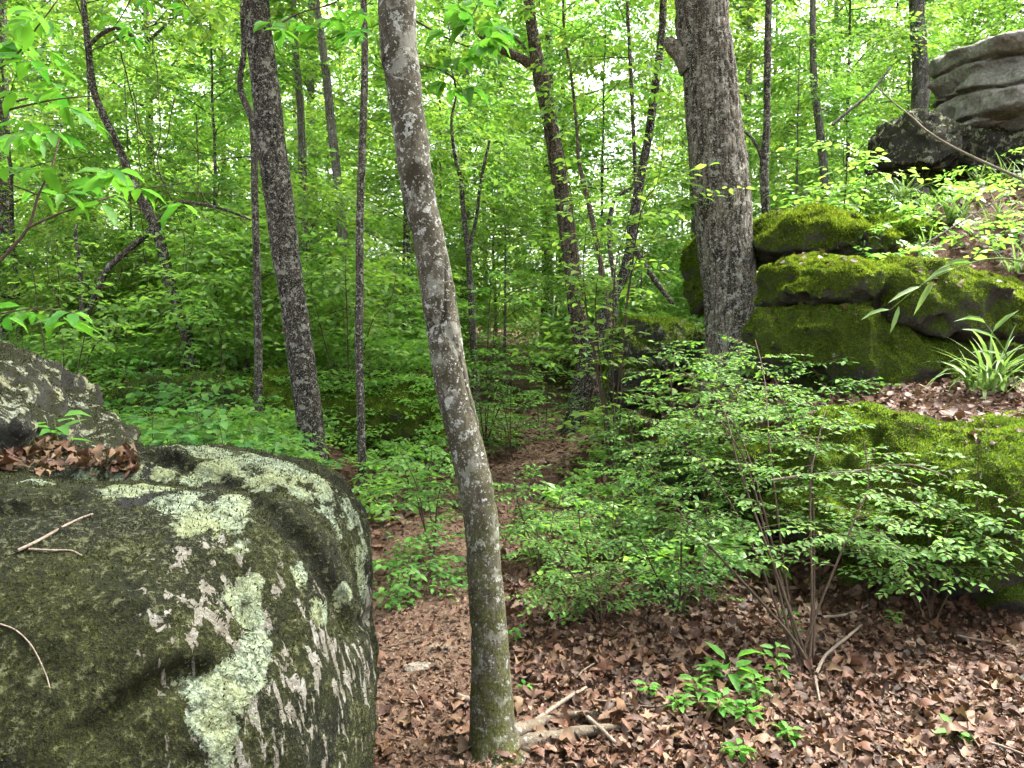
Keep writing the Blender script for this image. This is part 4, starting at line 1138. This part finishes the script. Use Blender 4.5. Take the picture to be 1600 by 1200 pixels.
def shrub(name, label, base, tips, leaf=.035, twigs=9, twl=.32, seed=0, parts=0, mat=M_SHRUB, pmat=M_SHRUBP, group=None, cat='shrub', stem_r=.006, start=.35, asp=.52, gap=.022, stem_mat=M_TWIG, sub=2):
    r = np.random.default_rng(seed)
    base = np.asarray(base, float)
    root = empty(name, base, label, cat, group)
    LP, LA, LN, LL = [], [], [], []
    for tip in tips:
        tip = np.asarray(tip, float)
        Ls = np.linalg.norm(tip - base)
        mid = base * .5 + tip * .5 + np.array([0, 0, .12 * Ls]) + r.normal(0, .05 * Ls, 3)
        b0 = base + r.normal(0, .02, 3) * np.array([1, 1, 0])
        pts = catmull(np.array([b0 - (0, 0, .04), b0 * .75 + mid * .25 + r.normal(0, .02, 3), mid, (mid + tip) / 2 + r.normal(0, .03 * Ls, 3), tip]), 16)
        mb = MB(); tube(mb, pts, np.linspace(stem_r, .0018, 16), 6)
        for k in range(twigs):
            u = start + (1 - start) * (k + r.random()) / twigs
            i = int(u * 15); p0 = pts[i]
            out = unit((pts[min(i + 1, 15)] - pts[max(i - 1, 0)]) * np.array([1, 1, .3]) + r.normal(0, .8, 3) * np.array([1, 1, .1]))
            out[2] = out[2] * .3 + r.normal(.08, .14); out = unit(out)
            Lt = twl * r.uniform(.5, 1.15) * (1.15 - .5 * u)
            segs = [(p0, out, Lt)]
            for s_ in range(sub):
                a = r.choice([-1, 1]) * r.uniform(.5, 1.0); f = r.uniform(.25, .7)
                dd = np.array([out[0] * math.cos(a) - out[1] * math.sin(a), out[0] * math.sin(a) + out[1] * math.cos(a), out[2] + r.normal(0, .08)])
                segs.append((p0 + out * Lt * f, unit(dd), Lt * r.uniform(.4, .65)))
            for (q0, dv, ll) in segs:
                tt = np.linspace(0, 1, 5)[:, None]
                line = q0 + dv * ll * tt + np.array([0, 0, -.12 * ll]) * tt ** 2
                tube(mb, line, np.linspace(.0022, .0009, 5), 4, cap=False)
                nl = max(3, int(ll / gap))
                t_ = np.linspace(.12, 1, nl); sd = np.where(np.arange(nl) % 2 == 0, 1., -1.); sd[-1] = 0
                an = sd * R(55) + r.normal(0, .2, nl)
                hx = unit(np.array([dv[0], dv[1], 0])); hy = np.array([-hx[1], hx[0], 0])
                LP.append(q0 + dv * ll * t_[:, None] + np.array([0, 0, -.12 * ll]) * (t_ ** 2)[:, None])
                LA.append(hx * np.cos(an)[:, None] + hy * np.sin(an)[:, None] + np.array([0, 0, 1]) * (dv[2] * .5 + r.normal(-.12, .2, nl))[:, None])
                LN.append(np.c_[r.normal(0, .28, nl), r.normal(0, .28, nl), np.ones(nl)])
                LL.append(leaf * r.uniform(.65, 1.25, nl))
        link('stem', mb.mesh('stem', stem_mat, base), root)
    LP, LA, LN, LL = np.vstack(LP), unit(np.vstack(LA)), unit(np.vstack(LN)), np.concatenate(LL)
    n = len(LP)
    dist = np.linalg.norm(LP - CAM, axis=1)
    order = np.argsort(-(LL / dist)) if parts else np.arange(n)
    a, b = order[:parts], order[parts:]
    meshes = leaf_obj_mesh(pmat, asp)
    for i, k in enumerate(a):
        place_obj('leaf', meshes[i % 3], LP[k], LA[k], LN[k], LL[k], LL[k] * asp * 1.15, root)
    if len(b):
        mb = MB(); leaves(mb, LP[b], LA[b], LN[b], LL[b], LL[b] * asp * 1.15, T_LEAF)
        f = link('foliage', mb.mesh('foliage', mat, base), root); f['kind'] = 'stuff'
    return root

g = gpt
b = g(1262, 1048)
shrub('arching_shrub', 'tall arching shrub with many thin bare stems in front of the mossy rocks', b,
      [P(985, 640, 4.0), P(1060, 575, 4.2), P(1130, 545, 4.4), P(1210, 590, 4.2), P(1290, 640, 4.0), P(1010, 720, 3.8), P(1120, 650, 3.9), P(1350, 690, 3.7), P(1180, 530, 4.8)],
      .034, 17, .42, 201, 280, gap=.019, group='shrubs before the rocks', stem_r=.008, start=.42)
b = P(1120, 770, 5.4); b = onground(b[0], b[1])
shrub('leafy_shrub', 'full rounded shrub hiding the foot of the thick furrowed trunk', b,
      [P(1010, 600, 5.3), P(1060, 545, 5.5), P(1110, 520, 5.6), P(1165, 540, 5.6), P(1225, 590, 5.4), P(1080, 610, 5.2), P(1170, 620, 5.2), P(1010, 660, 5.2), P(1250, 640, 5.2)],
      .042, 13, .42, 203, 0, gap=.022, group='shrubs before the rocks', stem_r=.008, start=.35)
b = P(1300, 720, 5.0); b = onground(b[0], b[1])
shrub('leafy_shrub', 'leafy shrub between the lower ledge and the broad mossy boulder', b,
      [P(1230, 620, 5.0), P(1290, 600, 5.0), P(1340, 630, 4.9), P(1260, 680, 4.8)], .042, 10, .36, 204, 0, gap=.022, group='shrubs before the rocks', start=.3)
b = g(1455, 965)
shrub('spreading_shrub', 'low spreading shrub with flat leaf layers before the shadowed boulder base', b,
      [P(1260, 810, 3.75), P(1340, 790, 3.8), P(1420, 740, 3.9), P(1530, 700, 3.8), P(1590, 770, 3.7), P(1480, 820, 3.6), P(1640, 820, 3.6), P(1320, 850, 3.6)],
      .038, 11, .40, 202, 280, gap=.02, group='shrubs before the rocks', start=.4, mat=M_SHRUB)
for i, (bx, by, dep, tp, lab) in enumerate([
    (935, 975, None, [(845, 830), (905, 800), (975, 850), (930, 890), (860, 900)], 'pale green low shrub growing from leaf litter right of the leaning tree'),
    (1060, 960, None, [(1000, 840), (1060, 800), (1110, 850), (1010, 910), (1090, 900)], 'pale green low shrub left of the arching stems'),
    (835, 900, None, [(790, 730), (840, 720), (880, 760), (810, 800)], 'light green shrub tight behind the leaning tree'),
    (1012, 795, None, [(950, 640), (1010, 610), (985, 700), (1060, 650), (940, 720), (1080, 700)], 'leafy shrub with a dark forked stem beside the path'),
    (965, 880, None, [(900, 790), (960, 770), (1010, 800)], 'small pale shrub in the middle of the leafy clearing'),
    (1115, 880, None, [(1060, 760), (1120, 740), (1150, 800)], 'small shrub under the left arm of the arching stems'),
]):
    b = g(bx, by); dp = float((b - CAM) @ FW)
    shrub('low_shrub', lab, b, [P(x, y, dp + rng.uniform(-.25, .35)) for x, y in tp], .034, 10, .36, 210 + i, 150 if dp < 5 else 0, gap=.02, group='low shrubs in the clearing', start=.3)
for i, (bx, by, tp, lab) in enumerate([
    (682, 872, [(625, 705), (675, 690), (720, 720), (650, 770)], 'thin-stemmed shrub left of the leaning tree'),
    (645, 930, [(600, 880), (640, 870), (680, 885)], 'low leafy tuft left of the leaning tree base'),
    (725, 800, [(690, 760), (735, 740)], 'small leafy shoot behind the leaning tree'),
    (800, 720, [(745, 580), (790, 560), (840, 600), (770, 640)], 'leafy shrub lining the left side of the path'),
    (760, 700, [(720, 620), (770, 560), (700, 640)], 'leafy shrub just right of the leaning trunk at mid height'),
    (845, 690, [(800, 600), (850, 580)], 'slim shrub where the path disappears'),
    (1010, 640, [(950, 540), (1010, 510), (1060, 540), (980, 590)], 'shrub crowding the grey lichened rock near the path'),
    (1130, 590, [(1060, 510), (1120, 490), (1190, 530), (1220, 560)], 'shrub wrapped round the foot of the thick trunk'),
    (1290, 620, [(1240, 560), (1290, 580), (1340, 600)], 'light green shrub at the foot of the lower mossy ledge'),
    (1000, 690, [(950, 620), (1030, 600), (1080, 620)], 'bushy shrub right of the red-brown trunk base'),
]):
    b = g(bx, by); dp = float((b - CAM) @ FW)
    shrub('leafy_shrub', lab, b, [P(x, y, dp + rng.uniform(-.4, .4)) for x, y in tp], .05, 9, .40 * max(1, dp / 7), 230 + i, 0, group='shrubs along the path', start=.25, gap=.028)
for i, (bx, by, tp, lab) in enumerate([
    (300, 735, [(240, 640), (300, 620), (340, 650), (270, 670)], 'broad-leaved dark plant behind the boulder crest at left'),
    (380, 735, [(330, 670), (390, 660), (430, 690)], 'broad-leaved dark plant before the thin kinked stem'),
    (430, 740, [(390, 690), (440, 670), (470, 720)], 'broad-leaved dark plant at the foot of the tall dark trunk'),
    (330, 690, [(280, 600), (340, 590), (390, 620)], 'broad-leaved plant before the shaded rock bank'),
    (250, 660, [(190, 570), (250, 560), (310, 590)], 'broad-leaved plant behind the sloping lichened rock'),
]):
    b = P(bx, by, 4.6 + i * .8)
    b = onground(b[0], b[1]); dp = float((b - CAM) @ FW)
    shrub('broadleaf_plant', lab, b, [P(x, y, dp + rng.uniform(-.3, .3)) for x, y in tp], .085, 8, .42, 250 + i, 60, M_DARK, M_SHRUBP, 'broad-leaved plants at left', 'plant', asp=.7, gap=.05, start=.25)

# large-leaved saplings in the middle distance
for i, (bx, by, d, tp, lf, lab) in enumerate([
    (958, 520, 7.8, [(870, 190), (900, 330), (1000, 260), (1060, 320), (930, 250), (860, 410), (1040, 180)], .11, 'sapling with big yellow-green leaves between the forked and thick trunks'),
    (1320, 420, 8.6, [(1320, 205), (1370, 235), (1260, 300)], .10, 'sapling with bright leaves before the grey outcrop'),
    (545, 640, 9.5, [(470, 450), (540, 400), (620, 420), (580, 500), (650, 560)], .10, 'sapling with flat leaf layers behind the slender straight stem'),
    (760, 640, 10, [(700, 470), (760, 420), (820, 450), (850, 520)], .10, 'sapling with layered leaves right of the leaning tree'),
    (330, 620, 9.5, [(250, 480), (320, 460), (380, 500)], .10, 'sapling spreading over the left undergrowth'),
    (100, 640, 8.5, [(20, 400), (80, 360), (150, 420), (180, 500)], .10, 'sapling thick with leaves above the sloping lichened rock'),
]):
    p = P(bx, by, d); b = onground(p[0], p[1])
    shrub('sapling', lab, b, [P(x, y, d + rng.uniform(-.7, .7)) for x, y in tp], lf, 10, .85, 270 + i, 0, M_MID, M_SHRUBP, 'leafy saplings', 'sapling', .011, .3, .5, .07)

# ------------------------------------------------------------------ overhanging leafy branches near the camera
def leafy_branch(name, label, limbs, clusters, leaf, seed, mat=M_NEAR, group='overhanging branches', asp=.42):
    r = np.random.default_rng(seed)
    base = np.asarray(limbs[0][0][0], float)
    root = empty(name, base, label, 'branch', group)
    for pts, r0, r1 in limbs:
        mb = MB(); c = catmull(pts, 18); tube(mb, c, np.linspace(r0, r1, 18), 7)
        link('twig', mb.mesh('twig', M_TWIG, base), root)
    me = leaf_obj_mesh(mat, asp)
    n = 0
    for c, az, k in clusters:
        for j in range(k):
            a = az + (j - (k - 1) / 2) * (2.6 / max(k - 1, 1)) + r.normal(0, .15)
            ax = unit(np.array([math.cos(a), math.sin(a), r.normal(-.35, .22)]))
            nn = unit(np.array([r.normal(0, .3), r.normal(-.15, .3), 1]))
            L_ = leaf * r.uniform(.7, 1.2)
            place_obj('leaf', me[n % 3], np.asarray(c) + ax * .01, ax, nn, L_, L_ * asp, root); n += 1
    return root
d0 = 2.3
def clus(r, boxes, n, k, d, dj):
    out = []
    for i in range(n):
        x0, x1, y0, y1 = boxes[i % len(boxes)]
        out.append((P(r.uniform(x0, x1), r.uniform(y0, y1), d + r.uniform(-dj, dj)), r.uniform(0, 6.28), k))
    return out
rr_ = np.random.default_rng(300)
leafy_branch('leafy_branch', 'overhanging branch with large pointed leaves reaching in from the upper left edge',
    [([P(-60, 470, d0), P(0, 408, d0), P(44, 356, d0), P(60, 305, d0), P(82, 258, d0), P(96, 200, d0 + .1)], .006, .002),
     ([P(44, 356, d0), P(90, 335, d0), P(140, 318, d0), P(200, 300, d0 + .1), P(290, 285, d0 + .1)], .004, .0015),
     ([P(-60, 190, d0), P(20, 170, d0), P(90, 155, d0), P(150, 150, d0)], .004, .0015),
     ([P(60, 305, d0), P(20, 290, d0), P(-30, 280, d0)], .003, .0015), ([P(-60, 120, d0), P(10, 100, d0), P(60, 40, d0), P(90, 0, d0)], .004, .0015)],
    clus(rr_, [(0, 150, 130, 190), (60, 190, 255, 330), (0, 90, 60, 120), (130, 300, 270, 320), (0, 60, 200, 300), (10, 80, 0, 50), (40, 120, 180, 260)], 34, 4, d0, .2), .085, 301)
leafy_branch('leafy_branch', 'low leafy twig at the left edge above the sloping lichened rock',
    [([P(-60, 500, 2.2), P(0, 490, 2.2), P(60, 482, 2.2), P(120, 490, 2.2)], .003, .0012)],
    clus(rr_, [(0, 60, 470, 500), (50, 120, 475, 505)], 6, 4, 2.2, .1), .075, 302)
leafy_branch('leafy_branch', 'drooping branch of broad pale leaves hanging right of the leaning tree top',
    [([P(645, 30, 4.2), P(700, 60, 4.2), P(745, 75, 4.2), P(790, 60, 4.2)], .006, .002), ([P(650, 100, 4.2), P(700, 115, 4.2), P(730, 150, 4.2)], .004, .002), ([P(760, -40, 4.3), P(740, 20, 4.3), P(700, 50, 4.2)], .006, .002)],
    clus(rr_, [(660, 740, 0, 50), (690, 780, 30, 90), (690, 740, 90, 150), (720, 800, 0, 40)], 20, 5, 4.2, .25), .12, 303, asp=.55)
leafy_branch('leafy_branch', 'leafy bough crossing the top between the tall dark trunk and leaning tree',
    [([P(425, 45, 4.6), P(465, 22, 4.6), P(520, 5, 4.6), P(560, -20, 4.6)], .006, .003), ([P(465, 22, 4.6), P(500, 60, 4.6), P(545, 50, 4.6)], .004, .002), ([P(420, 40, 4.6), P(440, 90, 4.6), P(470, 120, 4.6)], .003, .0015)],
    clus(rr_, [(420, 480, 10, 70), (480, 570, 0, 60), (520, 590, 20, 80)], 15, 5, 4.6, .25), .11, 304, asp=.5)
leafy_branch('leafy_branch', 'thin leafy twigs hanging above the upper left corner gap',
    [([P(270, -20, 4.0), P(300, 20, 4.0), P(330, 60, 4.0)], .004, .0015), ([P(220, -30, 4.0), P(180, 40, 4.0), P(150, 60, 4.0)], .004, .0015)],
    clus(rr_, [(200, 330, -10, 30), (150, 230, 10, 70)], 9, 4, 4.0, .25), .09, 305)

# thin vines tangled round the crooked tree
def vine(label, lines, d):
    r = np.random.default_rng(len(lines))
    base = P(*lines[0][0], d)
    root = empty('hanging_vine', base, label, 'vine', 'vines')
    for ln in lines:
        pts = np.array([P(x, y, d + r.uniform(-.5, .5)) for x, y in ln]) + r.normal(0, .05, (len(ln), 3))
        c = catmull(pts, 40); c += .04 * np.stack([vnoise(c * 3 + i * 9, 5) for i in range(3)], -1)
        mb = MB(); tube(mb, c, np.linspace(.008, .004, 40), 5); link('vine_stem', mb.mesh('vine_stem', M_TWIG, base), root)
vine('tangle of thin brown vines hanging beside the crooked tree', [[(195, 90), (205, 200), (215, 300), (230, 420), (235, 500)], [(240, 60), (255, 160), (262, 280), (300, 330), (345, 350)], [(205, 150), (240, 220), (290, 260), (320, 330), (375, 345)],
     [(262, 150), (250, 260), (275, 350), (280, 470)], [(170, 300), (215, 330), (260, 300), (330, 300), (380, 310)], [(120, 430), (150, 445), (175, 430), (200, 400), (230, 385)], [(300, 180), (310, 260), (300, 360), (290, 420), (300, 500)], [(95, 380), (100, 440), (95, 510)]], 10.2)

# ------------------------------------------------------------------ grass tufts
gr_me = None
def grass(name, label, base, n, L, seed, wd=.012, group='grass tufts on the rocks', spread=1.0):
    global gr_me
    if gr_me is None:
        gr_me = []
        for b_ in (.5, .95, 1.4, 1.75):
            u = np.linspace(0, 1, 7)
            ang = b_ * u * 1.3
            x = np.cumsum(np.sin(ang)) / 7; z = np.cumsum(np.cos(ang)) / 7
            wv = np.array([.7, .95, 1, .9, .7, .4, .03]) * .5
            V = np.vstack([np.c_[x, -wv, z], np.c_[x, wv, z + .0]])
            q_ = [[i, i + 1, i + 8, i + 7] for i in range(6)]
            gr_me.append(mk_mesh('blade', V, [q_], M_GRASS))
    r = np.random.default_rng(seed)
    root = empty(name, base, label, 'grass', group)
    for i in range(n):
        a = r.uniform(0, 6.28); tl = r.uniform(0, .45) * spread
        ll = L * r.uniform(.55, 1.15)
        o = bpy.data.objects.new('blade', gr_me[r.integers(0, 4)]); col.objects.link(o); o.parent = root
        M = Matrix.Rotation(a, 4, 'Z') @ Matrix.Rotation(tl, 4, 'Y') @ Matrix.Diagonal((ll, wd * r.uniform(.7, 1.3), ll, 1))
        o.matrix_basis = Matrix.Translation((r.normal(0, .03) * L / .3, r.normal(0, .03) * L / .3, r.uniform(0, .12) * L)) @ M
    return root
def gg(px, py, d):
    p = P(px, py, d); return onground(p[0], p[1], -.01)
p = P(1545, 625, 5.35)
grass('grass_tuft', 'arching grass tuft with long pale blades at the right edge below the ledge', p - (0, 0, .02), 60, .60, 401, .024, spread=1.6)
grass('grass_tuft', 'upright grass tuft between the mossy hump and the moss cushion', P(1338, 400, 7.2) - (0, 0, .03), 55, .42, 402, .016, spread=.6)
grass('grass_tuft', 'tall grass clump below the grey outcrop near the dead branch', P(1490, 355, 7.6) - (0, 0, .05), 55, .45, 403, .018, spread=.8)
grass('grass_tuft', 'ragged grass clump beneath the overhang at the upper right edge', P(1565, 300, 8.6) - (0, 0, .05), 60, .45, 404, .018)
grass('grass_tuft', 'thin grass clump on the ledge top at the right edge', P(1590, 430, 6.6) - (0, 0, .03), 40, .36, 405, .014)
grass('grass_tuft', 'grass clump left of the low dark rock shoulder', P(1410, 315, 8.3) - (0, 0, .05), 45, .42, 406, .016)

for i, (x, y, n, L, lab) in enumerate([(1452, 330, 30, .34, 'small grass clump on the leafy slope below the dark shoulder'), (1530, 300, 34, .36, 'small grass clump beneath the grey outcrop middle'), (1600, 345, 36, .4, 'grass clump at the right edge of the leafy slope'),
        (1385, 345, 26, .32, 'small grass clump beside the moss cushion rock'), (1560, 390, 30, .34, 'small grass clump low on the leafy slope at right'), (1285, 345, 24, .3, 'short grass beside the rounded mossy hump'), (1440, 395, 22, .28, 'short grass just above the wide ledge block')]):
    p = P(x, y, (8.3, 8.6, 8.2, 8.0, 7.4, 7.7, 7.2)[i]); grass('grass_tuft', lab, onground(p[0], p[1], -.02), n, L, 420 + i, .015)
# bamboo-like leafy stems leaning over the ledge
def cane(name, label, pts, leaves_px, d, L, seed):
    r = np.random.default_rng(seed)
    pts = [P(x, y, d) for x, y in pts]
    root = empty(name, pts[0], label, 'plant')
    mb = MB(); tube(mb, catmull(pts, 16), np.linspace(.007, .003, 16), 6)
    link('stem', mb.mesh('stem', M_GREENSTEM, pts[0]), root)
    me = leaf_obj_mesh(M_GRASS, .16)
    for i, ((x0, y0), (x1, y1)) in enumerate(leaves_px):
        a, b_ = P(x0, y0, d), P(x1, y1, d - .05)
        v = b_ - a; ll = np.linalg.norm(v)
        place_obj('leaf', me[i % 3], a, v, np.array([.2, -.5, 1]), ll, ll * .17, root)
cane('leaning_cane', 'leaning grass cane with long narrow leaves across the mossy ledge', [(1680, 430), (1600, 408), (1540, 405), (1480, 425), (1440, 445), (1390, 485)],
     [((1440, 447), (1388, 468)), ((1390, 484), (1346, 492)), ((1458, 440), (1430, 486)), ((1405, 478), (1392, 520)), ((1490, 420), (1445, 432)), ((1520, 412), (1470, 408))], 5.6, .2, 1)
cane('leaning_cane', 'short leafy cane standing above the right edge grass tuft', [(1590, 620), (1575, 560), (1550, 520), (1535, 500)],
     [((1560, 530), (1505, 508)), ((1550, 520), (1590, 480)), ((1540, 505), (1500, 490)), ((1570, 555), (1520, 545)), ((1578, 575), (1620, 540))], 5.3, .2, 2)

# ------------------------------------------------------------------ seedlings
def seedling(name, label, base, k, L, seed, H=.12, mat=M_NEAR, asp=.5, group='seedlings', stem=.0025):
    r = np.random.default_rng(seed)
    base = np.asarray(base, float)
    root = empty(name, base, label, 'plant', group)
    top = base + np.array([r.normal(0, .02), r.normal(0, .02), H])
    mb = MB(); tube(mb, catmull([base - (0, 0, .02), (base + top) / 2 + r.normal(0, .008, 3), top], 8), np.linspace(stem, .001, 8), 5)
    link('stem', mb.mesh('stem', M_GREENSTEM, base), root)
    me = leaf_obj_mesh(mat, asp)
    for i in range(k):
        t_ = .35 + .65 * i / max(1, k - 1); a = i * 2.4 + r.normal(0, .3)
        p0 = base + (top - base) * t_
        ax = unit(np.array([math.cos(a), math.sin(a), r.uniform(-.1, .45)]))
        st = r.uniform(.2, .8) * L
        place_obj('leaf', me[i % 3], p0 + ax * st * .5, ax, np.array([r.normal(0, .25), r.normal(0, .25), 1]), L * r.uniform(.75, 1.15), L * asp, root)
    return root
q_ = trace(HERO, 95, 703)
if q_ is not None: seedling('seedling', 'green seedling with oval leaves growing on the boulder top', q_, 9, .10, 501, .12, asp=.45)
for i, (x, y, k, L, H, lab) in enumerate([
    (1120, 1130, 16, .045, .10, 'bright green weed patch beside the tree root, front plant'), (1090, 1100, 14, .042, .09, 'bright green weed left of the front weed patch'),
    (1165, 1140, 14, .042, .09, 'bright green weed right of the front weed patch'), (1140, 1075, 5, .085, .10, 'small plant with broad dark leaves above the weed patch'),
    (1215, 1080, 10, .042, .18, 'thin upright green sprout at the shrub stem base'), (1150, 1190, 12, .04, .06, 'green sprig at the lower frame edge below the weed patch'),
    (1105, 1070, 12, .04, .08, 'bright green weed at the top of the weed patch'), (1180, 1105, 14, .042, .1, 'bright green weed between the patch and the shrub stems'), (1065, 1120, 10, .04, .06, 'bright green weed at the patch end nearest the root'),
    (1010, 1100, 7, .035, .07, 'tiny green sprout between root and weed patch'), (1225, 1165, 10, .04, .05, 'tiny green sprig low among fallen leaves right of the weeds'),
    (1490, 1160, 3, .05, .03, 'single low green leaf sprig in the litter at lower right'), (1395, 985, 6, .035, .08, 'pale sprig before the shadowed boulder base'),
    (820, 1080, 3, .03, .03, 'tiny leaf sprout right of the leaning trunk'), (805, 1010, 5, .035, .06, 'small green sprout on the right side of the leaning trunk'),
    (1240, 1010, 8, .04, .16, 'upright sprout beside the arching shrub base')]):
    seedling('seedling', lab, g(x, y) + (0, 0, .015), k + 4, L * 1.3, 510 + i, H)

# ------------------------------------------------------------------ sticks and dead branches
def stick(name, label, pix, r0, r1, lift=.01, mat=M_DEAD, group='sticks on the ground', d=None, sdf=None):
    if d is None and sdf is None: pts = [g(x, y) + (0, 0, lift + .028) for x, y in pix]
    elif sdf is not None: pts = [q for q in (trace(sdf, x, y) for x, y in pix) if q is not None]; pts = [q + unit(CAM - q) * lift for q in pts]
    else: pts = [P(x, y, d if not isinstance(d, tuple) else d[0] + (d[1] - d[0]) * i / (len(pix) - 1)) for i, (x, y) in enumerate(pix)]
    pts = np.array(pts); base = pts[0]
    mb = MB(); c = catmull(pts, 22)
    tube(mb, c, np.linspace(r0, r1, 22), 8, disp=lambda p, r_: .15 * r_ * vnoise(p * 60, 2))
    o = link(name, mb.mesh(name, mat, base), None, base)
    return tag(o, label, 'stick', group)
stick('stick', 'thin dark stick lying across the path beside the boulder', [(580, 1027), (620, 1020), (667, 1004)], .006, .004, mat=M_TWIG)
stick('stick', 'grey stick pointing away from the tree root', [(835, 1143), (868, 1118), (895, 1100), (916, 1088)], .010, .007)
stick('stick', 'short broken stick lying over the tree root', [(918, 1140), (938, 1158), (960, 1180)], .009, .007, .02)
stick('stick', 'thin curved pale twig right of the tree root', [(930, 1108), (960, 1112), (1000, 1117), (1030, 1118), (1055, 1108)], .0035, .002)
stick('stick', 'straight pale twig in the litter above the root', [(900, 1073), (915, 1058), (940, 1043)], .004, .003)
stick('stick', 'forked grey twig at the lower frame edge', [(995, 1200), (1015, 1188), (1030, 1172)], .005, .003)
stick('stick', 'pale broken stick leaning in the litter right of the shrub base', [(1275, 1070), (1290, 1040), (1325, 1010), (1345, 992)], .008, .006, .02)
stick('stick', 'long grey stick at the boulder base in the litter', [(1285, 976), (1320, 972), (1345, 962), (1358, 955)], .008, .005)
stick('stick', 'pale stick lying in litter near the right edge', [(1495, 1005), (1530, 1012), (1560, 1016)], .006, .004)
stick('stick', 'curved stick standing up in the litter below the shrub', [(1273, 1078), (1277, 1100), (1280, 1118)], .006, .004, .03)
stick('stick', 'thin branch at the lower right corner', [(1545, 1180), (1575, 1190), (1600, 1200)], .006, .004, .02)
stick('stick', 'small log end beside the leaning trunk on its left', [(705, 1095), (720, 1103), (740, 1110)], .013, .015, .008)
stick('stick', 'short dark twig on the path left of the leaning trunk', [(645, 1085), (655, 1105), (662, 1120)], .005, .003)
stick('twig', 'dry forked twig lying on the boulder below the lichen patch', [(28, 860), (60, 845), (95, 825), (125, 810), (145, 803)], .004, .0025, .012, sdf=HERO, group='twigs on the boulder')
stick('twig', 'short dry twig under the longer twig on the boulder', [(45, 858), (85, 860), (110, 860), (128, 868)], .0025, .0015, .008, sdf=HERO, group='twigs on the boulder')
stick('twig', 'curly rootlet on the left face of the boulder', [(0, 975), (25, 985), (50, 1010), (70, 1050), (78, 1075)], .0018, .001, .004, sdf=HERO, group='twigs on the boulder')
stick('dead_branch', 'long bare pale branch slanting down before the grey outcrop', [(1370, 135), (1396, 160), (1425, 183), (1445, 202), (1480, 225), (1530, 250), (1570, 268), (1620, 290)], .007, .016, d=(8.2, 7.4), group='dead branches')
stick('dead_branch', 'thin broken branch leaning among leaves left of the outcrop', [(1300, 195), (1330, 170), (1360, 145), (1392, 105)], .022, .014, d=10.5, mat=M_BARK_GREY, group='dead branches')
stick('dead_branch', 'bare horizontal twig sticking out before the lower mossy boulder', [(1200, 752), (1260, 742), (1330, 737), (1390, 728), (1430, 727), (1480, 745)], .007, .003, d=3.75, group='dead branches')
stick('dead_branch', 'thin dead branch crossing the leafy slope at upper right', [(1430, 392), (1480, 360), (1530, 330), (1580, 300)], .009, .005, d=6.9, mat=M_BARK_GREY, group='dead branches')
